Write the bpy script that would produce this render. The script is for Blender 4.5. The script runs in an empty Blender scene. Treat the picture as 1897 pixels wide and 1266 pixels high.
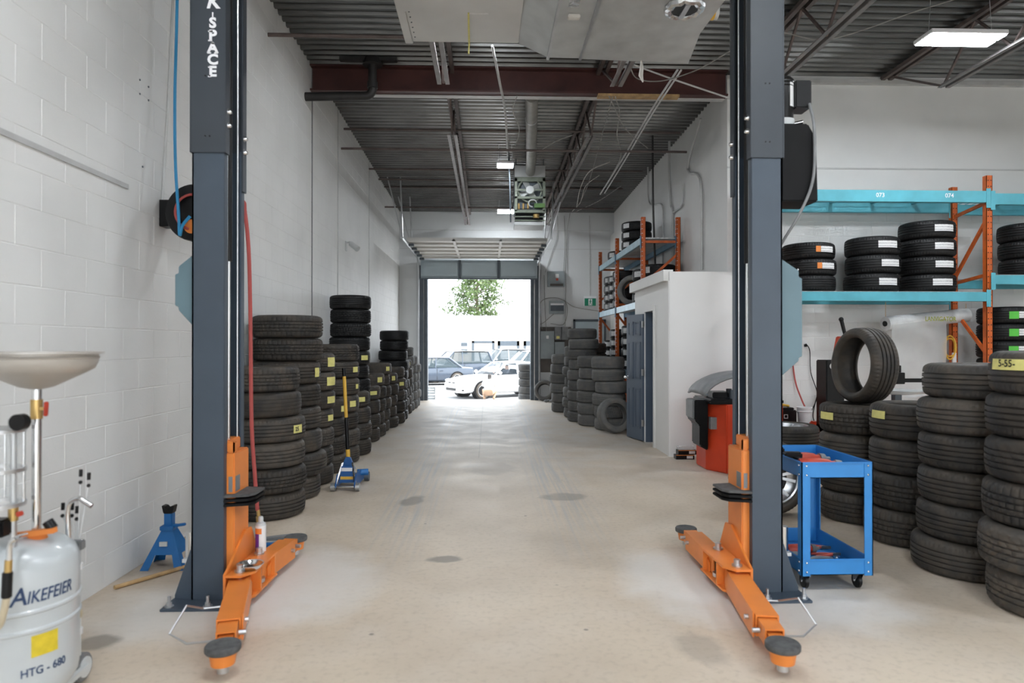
import bpy, bmesh, math, random
from mathutils import Vector, Matrix, Euler
random.seed(7)
SC = bpy.context.scene
COL = SC.collection
PI = math.pi
R = math.radians
# ---------------------------------------------------------------- camera, world, lights, exposure
F_PX, YAW, PITCH, EYE = 1265.0, R(2.02), R(.226), 1.5
cam_d = bpy.data.cameras.new('camera')
cam = bpy.data.objects.new('camera', cam_d)
COL.objects.link(cam)
cam.location = (0, 0, EYE)
cam.rotation_euler = (PI / 2 + PITCH, 0, -YAW)
cam_d.sensor_width = 36
cam_d.lens = F_PX / 1897 * 36
cam_d.clip_end = 400
cam_d.dof.use_dof = True
cam_d.dof.focus_distance = 8.0
cam_d.dof.aperture_fstop = 2.0
SC.camera = cam

w = bpy.data.worlds.new('sky')
SC.world = w
w.use_nodes = True
bg = w.node_tree.nodes['Background']
bg.inputs[0].default_value = (.86, .93, 1, 1)
bg.inputs[1].default_value = 1.9
sun_d = bpy.data.lights.new('sun', 'SUN')
sun_d.energy = 4.2
sun_d.angle = R(1)
sun_d.color = (1, .95, .88)
sun = bpy.data.objects.new('sun', sun_d)
COL.objects.link(sun)
sun.rotation_euler = Vector((.45, -.12, .9)).to_track_quat('Z', 'Y').to_euler()
LAMP = 34.0          # emission of the ceiling lamps
def portal(name, loc, rot, sx, sy):
    d = bpy.data.lights.new(name, 'AREA')
    d.shape = 'RECTANGLE'; d.size = sx; d.size_y = sy
    d.cycles.is_portal = True
    o = bpy.data.objects.new(name, d)
    COL.objects.link(o)
    o.location = loc; o.rotation_euler = rot
portal('portal_far_door', (-.23, 18.45, 1.65), (R(-90), 0, 0), 2.9, 3.3)
portal('portal_near_door', (.2, -3.55, 1.75), (R(90), 0, 0), 3.2, 3.5)
portal('portal_near_door', (5.2, -3.55, 1.75), (R(90), 0, 0), 3.2, 3.5)
vs = SC.view_settings
vs.view_transform = 'Standard'
try: vs.look = 'None'
except Exception: pass
vs.gamma = 1
vs.use_curve_mapping = False
vs.exposure = 1.6
SC.cycles.use_denoising = True
SC.cycles.max_bounces = 8
SC.cycles.diffuse_bounces = 5
SC.cycles.glossy_bounces = 4
SC.cycles.transparent_max_bounces = 12
SC.cycles.sample_clamp_indirect = 6
SC.cycles.caustics_reflective = False
SC.cycles.caustics_refractive = False

# ---------------------------------------------------------------- measuring helpers (photo pixel + a known plane -> metres)
_f = (math.sin(YAW) * math.cos(PITCH), math.cos(YAW) * math.cos(PITCH), math.sin(PITCH))
_r = (math.cos(YAW), -math.sin(YAW), 0)
_u = (-math.sin(YAW) * math.sin(PITCH), -math.cos(YAW) * math.sin(PITCH), math.cos(PITCH))
def _d(px, py):
    a = (px - 948.5) / F_PX; b = (633 - py) / F_PX
    return [_f[i] + a * _r[i] + b * _u[i] for i in range(3)]
def at_y(px, py, Y):
    v = _d(px, py); t = Y / v[1]; return Vector((v[0] * t, Y, EYE + v[2] * t))
def at_x(px, py, X):
    v = _d(px, py); t = X / v[0]; return Vector((X, v[1] * t, EYE + v[2] * t))
def at_z(px, py, z=0.0):
    v = _d(px, py); t = (z - EYE) / v[2]; return Vector((v[0] * t, v[1] * t, z))
def xat(px, Y): return at_y(px, 633, Y).x

# ---------------------------------------------------------------- materials
MATS = {}
def mat(name, col, rough=.6, metal=0., var=.12, scale=6., bump=.0, bscale=40., col2=None, emit=0., alpha=1., trans=0., coat=0., rnd=0., world=False, spec=None):
    if name in MATS: return MATS[name]
    m = bpy.data.materials.new(name); m.use_nodes = True
    nt = m.node_tree; N = nt.nodes; L = nt.links
    b = N['Principled BSDF']
    b.inputs['Roughness'].default_value = rough
    b.inputs['Metallic'].default_value = metal
    if spec is not None: b.inputs['Specular IOR Level'].default_value = spec
    tc = N.new('ShaderNodeTexCoord')
    n = N.new('ShaderNodeTexNoise'); n.inputs['Scale'].default_value = scale; n.inputs['Detail'].default_value = 4
    L.new(tc.outputs['Object'], n.inputs['Vector'])
    if world:
        ge = N.new('ShaderNodeNewGeometry'); L.new(ge.outputs['Position'], n.inputs['Vector'])
    c2 = col2 or tuple(max(0, c * (1 - var * 1.6)) for c in col)
    mx = N.new('ShaderNodeMix'); mx.data_type = 'RGBA'
    mx.inputs[6].default_value = (*col, 1); mx.inputs[7].default_value = (*c2, 1)
    rp = N.new('ShaderNodeMapRange'); rp.inputs[1].default_value = .38; rp.inputs[2].default_value = .72
    L.new(n.outputs[0], rp.inputs[0]); L.new(rp.outputs[0], mx.inputs[0])
    out = mx.outputs[2]
    if rnd:
        oi = N.new('ShaderNodeObjectInfo')
        hs = N.new('ShaderNodeHueSaturation')
        mr = N.new('ShaderNodeMapRange'); mr.inputs[3].default_value = 1 - rnd; mr.inputs[4].default_value = 1 + rnd
        L.new(oi.outputs['Random'], mr.inputs[0]); L.new(mr.outputs[0], hs.inputs['Value']); L.new(out, hs.inputs['Color'])
        out = hs.outputs[0]
    L.new(out, b.inputs['Base Color'])
    if bump:
        n2 = N.new('ShaderNodeTexNoise'); n2.inputs['Scale'].default_value = bscale; n2.inputs['Detail'].default_value = 5
        L.new(tc.outputs['Object'], n2.inputs['Vector'])
        bp = N.new('ShaderNodeBump'); bp.inputs['Strength'].default_value = bump; bp.inputs['Distance'].default_value = .01
        L.new(n2.outputs[0], bp.inputs['Height']); L.new(bp.outputs[0], b.inputs['Normal'])
    if emit:
        b.inputs['Emission Color'].default_value = (*col, 1); b.inputs['Emission Strength'].default_value = emit
    if alpha < 1: b.inputs['Alpha'].default_value = alpha
    if trans: b.inputs['Transmission Weight'].default_value = trans
    if coat: b.inputs['Coat Weight'].default_value = coat
    MATS[name] = m
    return m

WALL = mat('white painted block', (.80, .80, .785), .55, var=.05, scale=1.3, bump=.10, bscale=60, world=True)
WALLG = mat('grey white painted wall', (.74, .755, .76), .6, var=.06, scale=1.1, bump=.08, bscale=40)
OFFW = mat('white painted drywall', (.83, .825, .81), .6, var=.03, scale=1.0, bump=.03)
DECK = mat('galvanised roof deck', (.15, .15, .145), .28, .85, var=.2, scale=2.)
STEELB = mat('red oxide beam paint', (.085, .03, .026), .5, var=.25, scale=3, bump=.05)
JOIST = mat('brown grey joist paint', (.16, .125, .115), .55, .2, var=.25, scale=5)
JOISTG = mat('pale grey joist chord', (.27, .25, .245), .5, .3, var=.2, scale=5)
DARKPIPE = mat('black iron pipe', (.045, .043, .043), .5, .4, var=.2)
GALV = mat('galvanised sheet', (.60, .62, .62), .40, .35, var=.12, scale=4, bump=.03, bscale=8)
GALV2 = mat('painted duct casing', (.60, .60, .585), .5, .15, var=.08, scale=2)
FOIL = mat('crumpled foil', (.72, .73, .74), .25, 1., var=.1, bump=.9, bscale=25)
CHROME = mat('chrome', (.78, .79, .8), .18, 1., var=.05)
ZINC = mat('zinc plated steel', (.62, .63, .64), .35, .9, var=.1)
BRASS = mat('brass', (.62, .42, .16), .35, .8, var=.1)
SLATE = mat('slate blue powder coat', (.052, .072, .098), .42, .0, var=.10, scale=3, bump=.04, bscale=160)
SLATE2 = mat('grey blue cover paint', (.125, .20, .235), .45, .0, var=.06, scale=3)
SLATED = mat('dark slate sleeve paint', (.038, .047, .058), .45, .0, var=.1, scale=3)
ORANGE = mat('lift orange enamel', (.80, .245, .045), .4, .0, var=.08, scale=4)
RUBBER = mat('tire rubber', (.040, .0375, .035), .58, var=.3, scale=7, col2=(.092, .074, .056), bump=.12, bscale=120, rnd=.35, spec=.35)
RUBBERN = mat('new tire rubber', (.014, .014, .0145), .5, var=.2, scale=9, bump=.06, bscale=120, rnd=.2, spec=.3)
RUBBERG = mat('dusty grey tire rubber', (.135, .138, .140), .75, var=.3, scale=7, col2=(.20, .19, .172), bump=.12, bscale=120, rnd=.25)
BLACK = mat('black plastic', (.006, .006, .0065), .35, var=.2, spec=.3)
BLACKM = mat('matte black', (.005, .005, .0055), .6, var=.2, spec=.2)
PADR = mat('grey pad rubber', (.10, .10, .10), .8, var=.3, scale=30, bump=.2, bscale=100)
YTAPE = mat('yellow masking tape', (.80, .74, .26), .7, var=.08, scale=30)
WHITE = mat('white paint', (.82, .82, .82), .5, var=.04)
LETTER = mat('white vinyl lettering', (.86, .86, .88), .5, var=.02)
RACKO = mat('rack orange', (.66, .13, .02), .5, var=.2, scale=9)
RACKB = mat('rack sky blue', (.11, .46, .56), .45, var=.12, scale=5)
RACKS = mat('rack steel blue', (.36, .52, .60), .4, .2, var=.15, scale=5)
RACKD = mat('rack deep blue', (.055, .20, .33), .5, var=.15, scale=5)
CART = mat('cart blue', (.03, .23, .58), .4, var=.06, scale=4)
JBLUE = mat('jack blue', (.02, .11, .33), .4, var=.1, scale=8)
STANDB = mat('stand blue', (.012, .15, .42), .45, var=.1, scale=8)
YELLOW = mat('jack handle yellow', (.80, .47, .06), .5, var=.08)
RED = mat('machine red', (.68, .06, .018), .4, var=.08, scale=4)
TOOLR = mat('tool red', (.55, .06, .03), .45, var=.2, scale=20)
GREY = mat('grey plastic', (.22, .225, .23), .5, var=.15, scale=10)
LGREY = mat('light grey enamel', (.62, .64, .64), .4, var=.06)
TANK = mat('drainer grey enamel', (.52, .55, .56), .3, var=.04, coat=.3)
BOWLM = mat('drainer bowl beige metal', (.50, .47, .43), .4, .3, var=.08)
REDHOSE = mat('faded red hose', (.50, .09, .08), .6, var=.1)
BLUEHOSE = mat('blue air hose', (.02, .28, .56), .45, var=.05)
CLEARHOSE = mat('amber clear hose', (.55, .47, .33), .35, var=.1)
WOOD = mat('broom wood', (.55, .36, .17), .6, var=.25, scale=12)
DOORB = mat('slate door paint', (.10, .135, .19), .38, var=.05, scale=2)
DOORG = mat('blue grey door panel', (.48, .57, .62), .5, var=.08, scale=2)
DOORW = mat('bounce lit pale door panel', (.74, .72, .68), .5, var=.06, scale=2)  # paler door colour, daylight bounced onto the raised sections is put in
DARKFR = mat('dark frame steel', (.10, .12, .14), .5, .2, var=.15)
GREEN = mat('exit green', (.0, .22, .12), .4, var=.05)
PAPER = mat('white paper sticker', (.80, .80, .80), .7, var=.05, scale=60)
LIME = mat('green tire sticker', (.10, .55, .06), .6, var=.05)
ORSTK = mat('orange sticker', (.80, .25, .05), .6, var=.05)
WIRE = mat('grey cable', (.36, .35, .33), .6, var=.2)
CONDUIT = mat('painted conduit', (.60, .60, .59), .5, .2, var=.08)
ALLOY = mat('alloy rim silver', (.62, .63, .65), .28, .9, var=.08)
RIMD = mat('alloy rim dark', (.12, .12, .13), .35, .8, var=.1)
INK = mat('dark blue print', (.02, .05, .13), .5, var=.1)
INKB = mat('black marker ink', (.04, .04, .04), .6, var=.1)
FILM = mat('clear plastic film', (.80, .82, .82), .2, var=.05, alpha=.45)
FILMR = mat('rolled film', (.75, .76, .76), .25, var=.1, scale=12)
GLASS = mat('clear glass', (.8, .85, .87), .08, var=.02, alpha=.22)
CARGL = mat('car glass', (.05, .07, .08), .06, var=.05, alpha=.6, spec=.25)
ASPH = mat('asphalt', (.30, .30, .30), .85, var=.2, scale=1.2, bump=.2)
STUCCO = mat('pale building wall', (.72, .64, .56), .8, var=.05, scale=.3)
CARW = mat('car white', (.82, .83, .84), .25, var=.02, coat=.8)
CARD = mat('car dark blue', (.035, .05, .075), .25, .1, var=.05, coat=.8)
CARS = mat('car silver', (.35, .38, .42), .25, .4, var=.05, coat=.8)
LEAF = mat('tree leaf', (.075, .125, .03), .6, var=.4, scale=2)
BARK = mat('bark', (.16, .11, .08), .8, var=.3, scale=6)
SKIN = mat('skin', (.62, .40, .29), .5, var=.08)
HAIR = mat('dark hair', (.02, .016, .014), .6, var=.2)
SHIRT = mat('pale grey shirt', (.60, .61, .63), .8, var=.1)
SHIRTD = mat('dark shirt', (.05, .06, .08), .8, var=.1)
PANTS = mat('tan work trousers', (.34, .22, .14), .8, var=.15)
PURPLE = mat('purple label', (.16, .04, .30), .5, var=.1)
RAG = mat('pale rag', (.72, .70, .66), .8, var=.1)
LED = mat('lamp diffuser', (.90, .95, 1.0), .5, var=0, emit=LAMP)

def print_mat(name, base, ink, scale=60, amount=.55):
    "flat print: rows of small type on a sticker"
    m = bpy.data.materials.new(name); m.use_nodes = True
    nt = m.node_tree; N = nt.nodes; L = nt.links; b = N['Principled BSDF']; b.inputs['Roughness'].default_value = .6
    tc = N.new('ShaderNodeTexCoord')
    wv = N.new('ShaderNodeTexWave'); wv.bands_direction = 'Z'; wv.inputs['Scale'].default_value = scale / 6
    n = N.new('ShaderNodeTexNoise'); n.inputs['Scale'].default_value = scale * 3
    L.new(tc.outputs['Object'], wv.inputs[0]); L.new(tc.outputs['Object'], n.inputs[0])
    a = N.new('ShaderNodeMath'); a.operation = 'MULTIPLY'; L.new(wv.outputs['Fac'], a.inputs[0]); L.new(n.outputs[0], a.inputs[1])
    g = N.new('ShaderNodeMath'); g.operation = 'GREATER_THAN'; g.inputs[1].default_value = amount; L.new(a.outputs[0], g.inputs[0])
    mx = N.new('ShaderNodeMix'); mx.data_type = 'RGBA'; mx.inputs[6].default_value = (*base, 1); mx.inputs[7].default_value = (*ink, 1)
    L.new(g.outputs[0], mx.inputs[0]); L.new(mx.outputs[2], b.inputs['Base Color'])
    return m
STICKER = print_mat('printed white tire sticker', (.80, .80, .80), (.25, .25, .27), 60, .45)

def floor_mat():
    m = bpy.data.materials.new('worn concrete floor'); m.use_nodes = True
    nt = m.node_tree; N = nt.nodes; L = nt.links; b = N['Principled BSDF']
    tc = N.new('ShaderNodeTexCoord')
    def noise(s, d=5, vec=None, rough=.55):
        n = N.new('ShaderNodeTexNoise'); n.inputs['Scale'].default_value = s; n.inputs['Detail'].default_value = d
        n.inputs['Roughness'].default_value = rough
        L.new(vec or tc.outputs['Object'], n.inputs['Vector']); return n.outputs[0]
    def rng(x, a, b_, c=0., d=1.):
        r = N.new('ShaderNodeMapRange'); r.inputs[1].default_value = a; r.inputs[2].default_value = b_
        r.inputs[3].default_value = c; r.inputs[4].default_value = d; L.new(x, r.inputs[0]); return r.outputs[0]
    def mix(f, a, b_):
        x = N.new('ShaderNodeMix'); x.data_type = 'RGBA'
        L.new(f, x.inputs[0])
        for i, v in ((6, a), (7, b_)):
            if isinstance(v, tuple): x.inputs[i].default_value = (*v, 1)
            else: L.new(v, x.inputs[i])
        return x.outputs[2]
    def mth(op, a, b_=None):
        x = N.new('ShaderNodeMath'); x.operation = op
        for i, v in ((0, a), (1, b_)):
            if v is None: continue
            if isinstance(v, (int, float)): x.inputs[i].default_value = v
            else: L.new(v, x.inputs[i])
        return x.outputs[0]
    wob = noise(3.2, 4)
    def blob(cx, cy, rx, ry, rot=0., soft=.35, amp=.9):
        mp = N.new('ShaderNodeMapping'); mp.vector_type = 'TEXTURE'
        mp.inputs['Location'].default_value = (cx, cy, 0); mp.inputs['Rotation'].default_value = (0, 0, rot)
        mp.inputs['Scale'].default_value = (rx, ry, 1)
        L.new(tc.outputs['Object'], mp.inputs[0])
        ln = N.new('ShaderNodeVectorMath'); ln.operation = 'LENGTH'; L.new(mp.outputs[0], ln.inputs[0])
        d = mth('ADD', ln.outputs['Value'], mth('MULTIPLY', mth('SUBTRACT', wob, .5), amp * 2))
        return rng(d, 1.0 + soft / 2, 1.0 - soft / 2)
    big = noise(.55, 6); mid = noise(2.3, 6); fine = noise(26, 4)
    c = mix(rng(big, .36, .64), (.665, .56, .44), (.49, .40, .305))
    c = mix(rng(mid, .45, .75, 0, .45), c, (.68, .61, .53))
    c = mix(rng(fine, .50, .80, 0, .35), c, (.30, .235, .175))
    # worn grey wheel paths running down the aisle
    sx = N.new('ShaderNodeSeparateXYZ'); L.new(tc.outputs['Object'], sx.inputs[0])
    strm = N.new('ShaderNodeMapping'); strm.inputs['Scale'].default_value = (26, .55, 1); L.new(tc.outputs['Object'], strm.inputs[0])
    streak = noise(1.0, 4, strm.outputs[0])
    for cx in (-.72, .72):
        d = mth('ABSOLUTE', mth('SUBTRACT', sx.outputs[0], cx))
        msk = mth('MULTIPLY', rng(d, .34, .10), rng(streak, .42, .70))
        msk = mth('MULTIPLY', msk, rng(sx.outputs[1], 4.2, 6.5))
        c = mix(mth('MULTIPLY', msk, .85), c, (.40, .40, .395))
    # paler, greyer tone in patches towards the far door
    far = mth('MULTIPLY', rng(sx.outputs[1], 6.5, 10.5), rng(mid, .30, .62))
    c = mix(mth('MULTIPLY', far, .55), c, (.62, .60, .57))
    # drilling dust round the lift feet
    for (cx, cy, rx, ry, a) in ((-1.62, 3.95, .55, .42, .2), (-1.18, 4.35, .42, .62, .1), (1.75, 3.92, .62, .40, -.1), (1.22, 4.30, .34, .55, 0.)):
        c = mix(mth('MULTIPLY', blob(cx, cy, rx, ry, a, .7, .5), .60), c, (.76, .74, .71))
    # oil stains
    for (cx, cy, rx, ry, a, k) in ((at_z(765, 928).x, at_z(765, 928).y, .10, .20, -.3, .75), (at_z(1043, 921).x, at_z(1043, 921).y, .20, .17, .2, .55),
                                   (at_z(823, 1037).x, at_z(823, 1037).y, .11, .07, .1, .8), (at_z(172, 1193).x, at_z(172, 1193).y, .10, .09, .1, .7),
                                   (at_z(910, 868).x, at_z(910, 868).y, .30, .42, .1, .35), (at_z(1300, 1200).x, at_z(1300, 1200).y, .12, .18, .1, .4)):
        c = mix(mth('MULTIPLY', blob(cx, cy, rx, ry, a, .4, .8), k), c, (.22, .19, .155))
    # dark specks
    v = N.new('ShaderNodeTexVoronoi'); v.inputs['Scale'].default_value = 2.6; L.new(tc.outputs['Object'], v.inputs['Vector'])
    sp = mth('MULTIPLY', rng(v.outputs['Distance'], .045, .02), rng(mid, .48, .55))
    c = mix(mth('MULTIPLY', sp, .7), c, (.10, .085, .07))
    # joints sawn in the slab
    for (ax_, pos, lo, hi) in ((1, 8.95, -3, 9), (0, -.12, 9.0, 18.3)):
        d = mth('ABSOLUTE', mth('SUBTRACT', sx.outputs[ax_], pos))
        d = mth('ADD', d, mth('MULTIPLY', mth('SUBTRACT', wob, .5), .03))
        msk = rng(d, .012, .004)
        o = sx.outputs[1 - ax_]
        msk = mth('MULTIPLY', msk, mth('MULTIPLY', mth('GREATER_THAN', o, lo), mth('LESS_THAN', o, hi)))
        c = mix(mth('MULTIPLY', msk, .30), c, (.20, .17, .14))
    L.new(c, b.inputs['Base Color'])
    L.new(rng(mid, .3, .7, .46, .66), b.inputs['Roughness'])
    bp = N.new('ShaderNodeBump'); bp.inputs['Strength'].default_value = .08; bp.inputs['Distance'].default_value = .01
    L.new(mid, bp.inputs['Height']); L.new(bp.outputs[0], b.inputs['Normal'])
    return m
FLOOR = floor_mat()

# ---------------------------------------------------------------- mesh helpers
class MB:
    def __init__(s): s.v = []; s.f = []
    def add(s, verts, faces):
        k = len(s.v); s.v += [tuple(v) for v in verts]; s.f += [tuple(i + k for i in f) for f in faces]; return s
    def box(s, x0, x1, y0, y1, z0, z1):
        return s.add([(x0, y0, z0), (x1, y0, z0), (x1, y1, z0), (x0, y1, z0), (x0, y0, z1), (x1, y0, z1), (x1, y1, z1), (x0, y1, z1)],
                     [(3, 2, 1, 0), (4, 5, 6, 7), (0, 1, 5, 4), (1, 2, 6, 5), (2, 3, 7, 6), (3, 0, 4, 7)])
    def bar(s, p0, p1, wd, ht, up=(0, 0, 1)):
        "a square bar from p0 to p1, wd across, ht along up"
        p0, p1 = Vector(p0), Vector(p1); d = (p1 - p0).normalized(); up = Vector(up)
        sd = d.cross(up)
        if sd.length < 1e-4: sd = d.cross(Vector((0, 1, 0)))
        sd.normalize(); u = sd.cross(d).normalized()
        o = [sd * (wd / 2 * a) + u * (ht / 2 * b) for a, b in ((-1, -1), (1, -1), (1, 1), (-1, 1))]
        return s.add([p0 + q for q in o] + [p1 + q for q in o], [(0, 1, 2, 3), (7, 6, 5, 4), (0, 4, 5, 1), (1, 5, 6, 2), (2, 6, 7, 3), (3, 7, 4, 0)])
    def cyl(s, p0, p1, r, r2=None, n=16, cap=True):
        p0, p1 = Vector(p0), Vector(p1); r2 = r if r2 is None else r2
        d = (p1 - p0).normalized(); a = d.orthogonal().normalized(); b = d.cross(a)
        ring = lambda p, q: [p + (a * math.cos(t * 2 * PI / n) + b * math.sin(t * 2 * PI / n)) * q for t in range(n)]
        fs = [(i, (i + 1) % n, n + (i + 1) % n, n + i) for i in range(n)]
        if cap: fs += [tuple(range(n - 1, -1, -1)), tuple(range(n, 2 * n))]
        return s.add(ring(p0, r) + ring(p1, r2), fs)
    def tube(s, pts, r, n=8, closed=False):
        pts = [Vector(p) for p in pts]; m = len(pts); vs_ = []; ref = None
        for i, p in enumerate(pts):
            a = pts[(i - 1) % m] if (closed or i) else p; c = pts[(i + 1) % m] if (closed or i < m - 1) else p
            d = (c - a).normalized()
            if ref is None: ref = d.orthogonal().normalized()
            ref = (ref - d * ref.dot(d))
            if ref.length < 1e-6: ref = d.orthogonal()
            ref.normalize(); b = d.cross(ref)
            q = r[i] if isinstance(r, (list, tuple)) else r
            vs_ += [p + (ref * math.cos(t * 2 * PI / n) + b * math.sin(t * 2 * PI / n)) * q for t in range(n)]
        fs = []
        for i in range(m if closed else m - 1):
            j = (i + 1) % m
            fs += [(i * n + t, i * n + (t + 1) % n, j * n + (t + 1) % n, j * n + t) for t in range(n)]
        if not closed: fs += [tuple(range(n - 1, -1, -1)), tuple((m - 1) * n + t for t in range(n))]
        return s.add(vs_, fs)
    def lathe(s, prof, c=(0, 0, 0), n=32, axis='z', close=False):
        "prof: (radius, height) pairs"
        vs_ = []
        for q, h in prof:
            for t in range(n):
                a = t * 2 * PI / n; x, y = q * math.cos(a), q * math.sin(a)
                p = {'z': (x, y, h), 'y': (x, h, y), 'x': (h, x, y)}[axis]
                vs_.append((p[0] + c[0], p[1] + c[1], p[2] + c[2]))
        m = len(prof); fs = []
        for i in range(m if close else m - 1):
            j = (i + 1) % m
            fs += [(i * n + t, i * n + (t + 1) % n, j * n + (t + 1) % n, j * n + t) for t in range(n)]
        return s.add(vs_, fs)
    def prism(s, poly, a, b, axis='y'):
        "poly of 2D points pushed from a to b along axis"
        def P(q, h): return {'y': (q[0], h, q[1]), 'x': (h, q[0], q[1]), 'z': (q[0], q[1], h)}[axis]
        n = len(poly)
        return s.add([P(q, a) for q in poly] + [P(q, b) for q in poly],
                     [tuple(range(n)), tuple(range(2 * n - 1, n - 1, -1))] + [(i, n + i, n + (i + 1) % n, (i + 1) % n) for i in range(n)])
    def sphere(s, c, r, n=14, m=8, sc=(1, 1, 1)):
        vs_ = [(c[0], c[1], c[2] - r * sc[2])]
        for i in range(1, m):
            a = -PI / 2 + PI * i / m
            vs_ += [(c[0] + r * sc[0] * math.cos(a) * math.cos(t * 2 * PI / n), c[1] + r * sc[1] * math.cos(a) * math.sin(t * 2 * PI / n), c[2] + r * sc[2] * math.sin(a)) for t in range(n)]
        vs_.append((c[0], c[1], c[2] + r * sc[2])); k = len(vs_) - 1
        fs = [(0, 1 + (t + 1) % n, 1 + t) for t in range(n)]
        for i in range(m - 2):
            fs += [(1 + i * n + t, 1 + i * n + (t + 1) % n, 1 + (i + 1) * n + (t + 1) % n, 1 + (i + 1) * n + t) for t in range(n)]
        fs += [(k, 1 + (m - 2) * n + t, 1 + (m - 2) * n + (t + 1) % n) for t in range(n)]
        return s.add(vs_, fs)
    def mesh(s, name, off=Vector((0, 0, 0)), smooth=True, bev=0., fix=True):
        me = bpy.data.meshes.new(name)
        me.from_pydata([(v[0] - off[0], v[1] - off[1], v[2] - off[2]) for v in s.v], [], s.f)
        if bev or fix:
            bm = bmesh.new(); bm.from_mesh(me)
            if fix: bmesh.ops.recalc_face_normals(bm, faces=bm.faces)
            if bev:
                es = [e for e in bm.edges if len(e.link_faces) == 2 and e.calc_face_angle(0) > .6]
                bmesh.ops.bevel(bm, geom=es, offset=bev, segments=2, affect='EDGES', clamp_overlap=True)
            bm.to_mesh(me); bm.free()
        if smooth:
            me.polygons.foreach_set('use_smooth', [True] * len(me.polygons))
            try: me.set_sharp_from_angle(angle=R(38))
            except Exception: pass
        return me
    def build(s, name, m, parent=None, smooth=True, bev=0., fix=True):
        me = s.mesh(name, woff(parent), smooth, bev, fix); me.materials.append(m)
        return link(name, me, parent)
def woff(p):
    v = Vector((0, 0, 0))
    while p is not None: v = v + p.location; p = p.parent
    return v
def link(name, me, parent=None):
    o = bpy.data.objects.new(name, me); COL.objects.link(o)
    if parent is not None: o.parent = parent
    return o
def tag(o, label, cat, group=None):
    o['label'] = label; o['category'] = cat
    if group: o['group'] = group
    return o
def thing(name, label, cat, loc=(0, 0, 0), group=None):
    o = bpy.data.objects.new(name, None); COL.objects.link(o); o.location = loc; o.empty_display_size = .1
    return tag(o, label, cat, group)
def struct(o): o['kind'] = 'structure'; return o
def copy_tree(o, parent=None):
    c = o.copy(); COL.objects.link(c); c.parent = parent
    for ch in list(o.children): copy_tree(ch, c)
    return c
def whole(name, mb, m, label, cat, group=None, loc=None, **k):
    "a thing that is a single mesh, its origin at loc"
    if loc is None:
        loc = Vector((sum(v[0] for v in mb.v) / len(mb.v), sum(v[1] for v in mb.v) / len(mb.v), min(v[2] for v in mb.v)))
    me = mb.mesh(name, Vector(loc), **k); me.materials.append(m)
    o = link(name, me); o.location = loc
    return tag(o, label, cat, group)
def arc(c, r, a0, a1, n=12, pl='xz'):
    out = []
    for i in range(n + 1):
        a = a0 + (a1 - a0) * i / n; p, q = r * math.cos(a), r * math.sin(a)
        out.append({'xz': (c[0] + p, c[1], c[2] + q), 'xy': (c[0] + p, c[1] + q, c[2]), 'yz': (c[0], c[1] + p, c[2] + q)}[pl])
    return out
def spline(pts, n=8):
    "Catmull-Rom through pts"
    P = [Vector(p) for p in pts]; P = [P[0] * 2 - P[1]] + P + [P[-1] * 2 - P[-2]]; out = []
    for i in range(1, len(P) - 2):
        for k in range(n):
            t = k / n; a, b, c, d = P[i - 1], P[i], P[i + 1], P[i + 2]
            out.append(.5 * ((2 * b) + (c - a) * t + (2 * a - 5 * b + 4 * c - d) * t * t + (3 * b - a - 3 * c + d) * t ** 3))
    out.append(P[-2]); return out
def text(name, body, size, m, parent, loc, rot, off=0., ext=.001, align='CENTER', sx=1., shear=0., bend=None, local=False):
    cu = bpy.data.curves.new(name, 'FONT'); cu.body = body; cu.size = size; cu.extrude = ext; cu.offset = off
    cu.align_x = align; cu.align_y = 'CENTER'; cu.resolution_u = 3; cu.shear = shear
    t = bpy.data.objects.new('tmp', cu); COL.objects.link(t)
    dg = bpy.context.evaluated_depsgraph_get(); me = bpy.data.meshes.new_from_object(t.evaluated_get(dg))
    bpy.data.objects.remove(t)
    M = Matrix.Translation(Vector(loc) - (Vector((0, 0, 0)) if local else woff(parent))) @ Euler(rot).to_matrix().to_4x4() @ Matrix.Diagonal((sx, 1, 1, 1))
    for v in me.vertices:
        v.co = M @ (bend(v.co) if bend else v.co)
    me.materials.clear(); me.materials.append(m); me.name = name
    return link(name, me, parent)
ORD = ['bottom', 'second', 'third', 'fourth', 'fifth', 'sixth', 'seventh', 'eighth', 'ninth', 'tenth', 'eleventh', 'twelfth']
NTH = ['first', 'second', 'third', 'fourth', 'fifth', 'sixth', 'seventh', 'eighth', 'ninth', 'tenth', 'eleventh', 'twelfth', 'thirteenth', 'fourteenth', 'fifteenth', 'sixteenth', 'seventeenth', 'eighteenth', 'nineteenth', 'twentieth']
# ================================================================ the room shell
XL, XR, YB, YF, YN, XW = -2.36, 3.30, 9.30, 18.30, -3.6, 9.6
DX0, DX1, DZ = -1.68, 1.215, 3.62          # far door opening
def zdeck(y): return 5.22 if y < YB else 5.22 - .02 * (y - YB)

fl = MB(); fl.box(XL - .2, XW, YN, YB, -.25, 0); fl.box(XL - .2, XR + .2, YB, YF + .25, -.25, 0)
struct(fl.build('floor', FLOOR, smooth=False))

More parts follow.
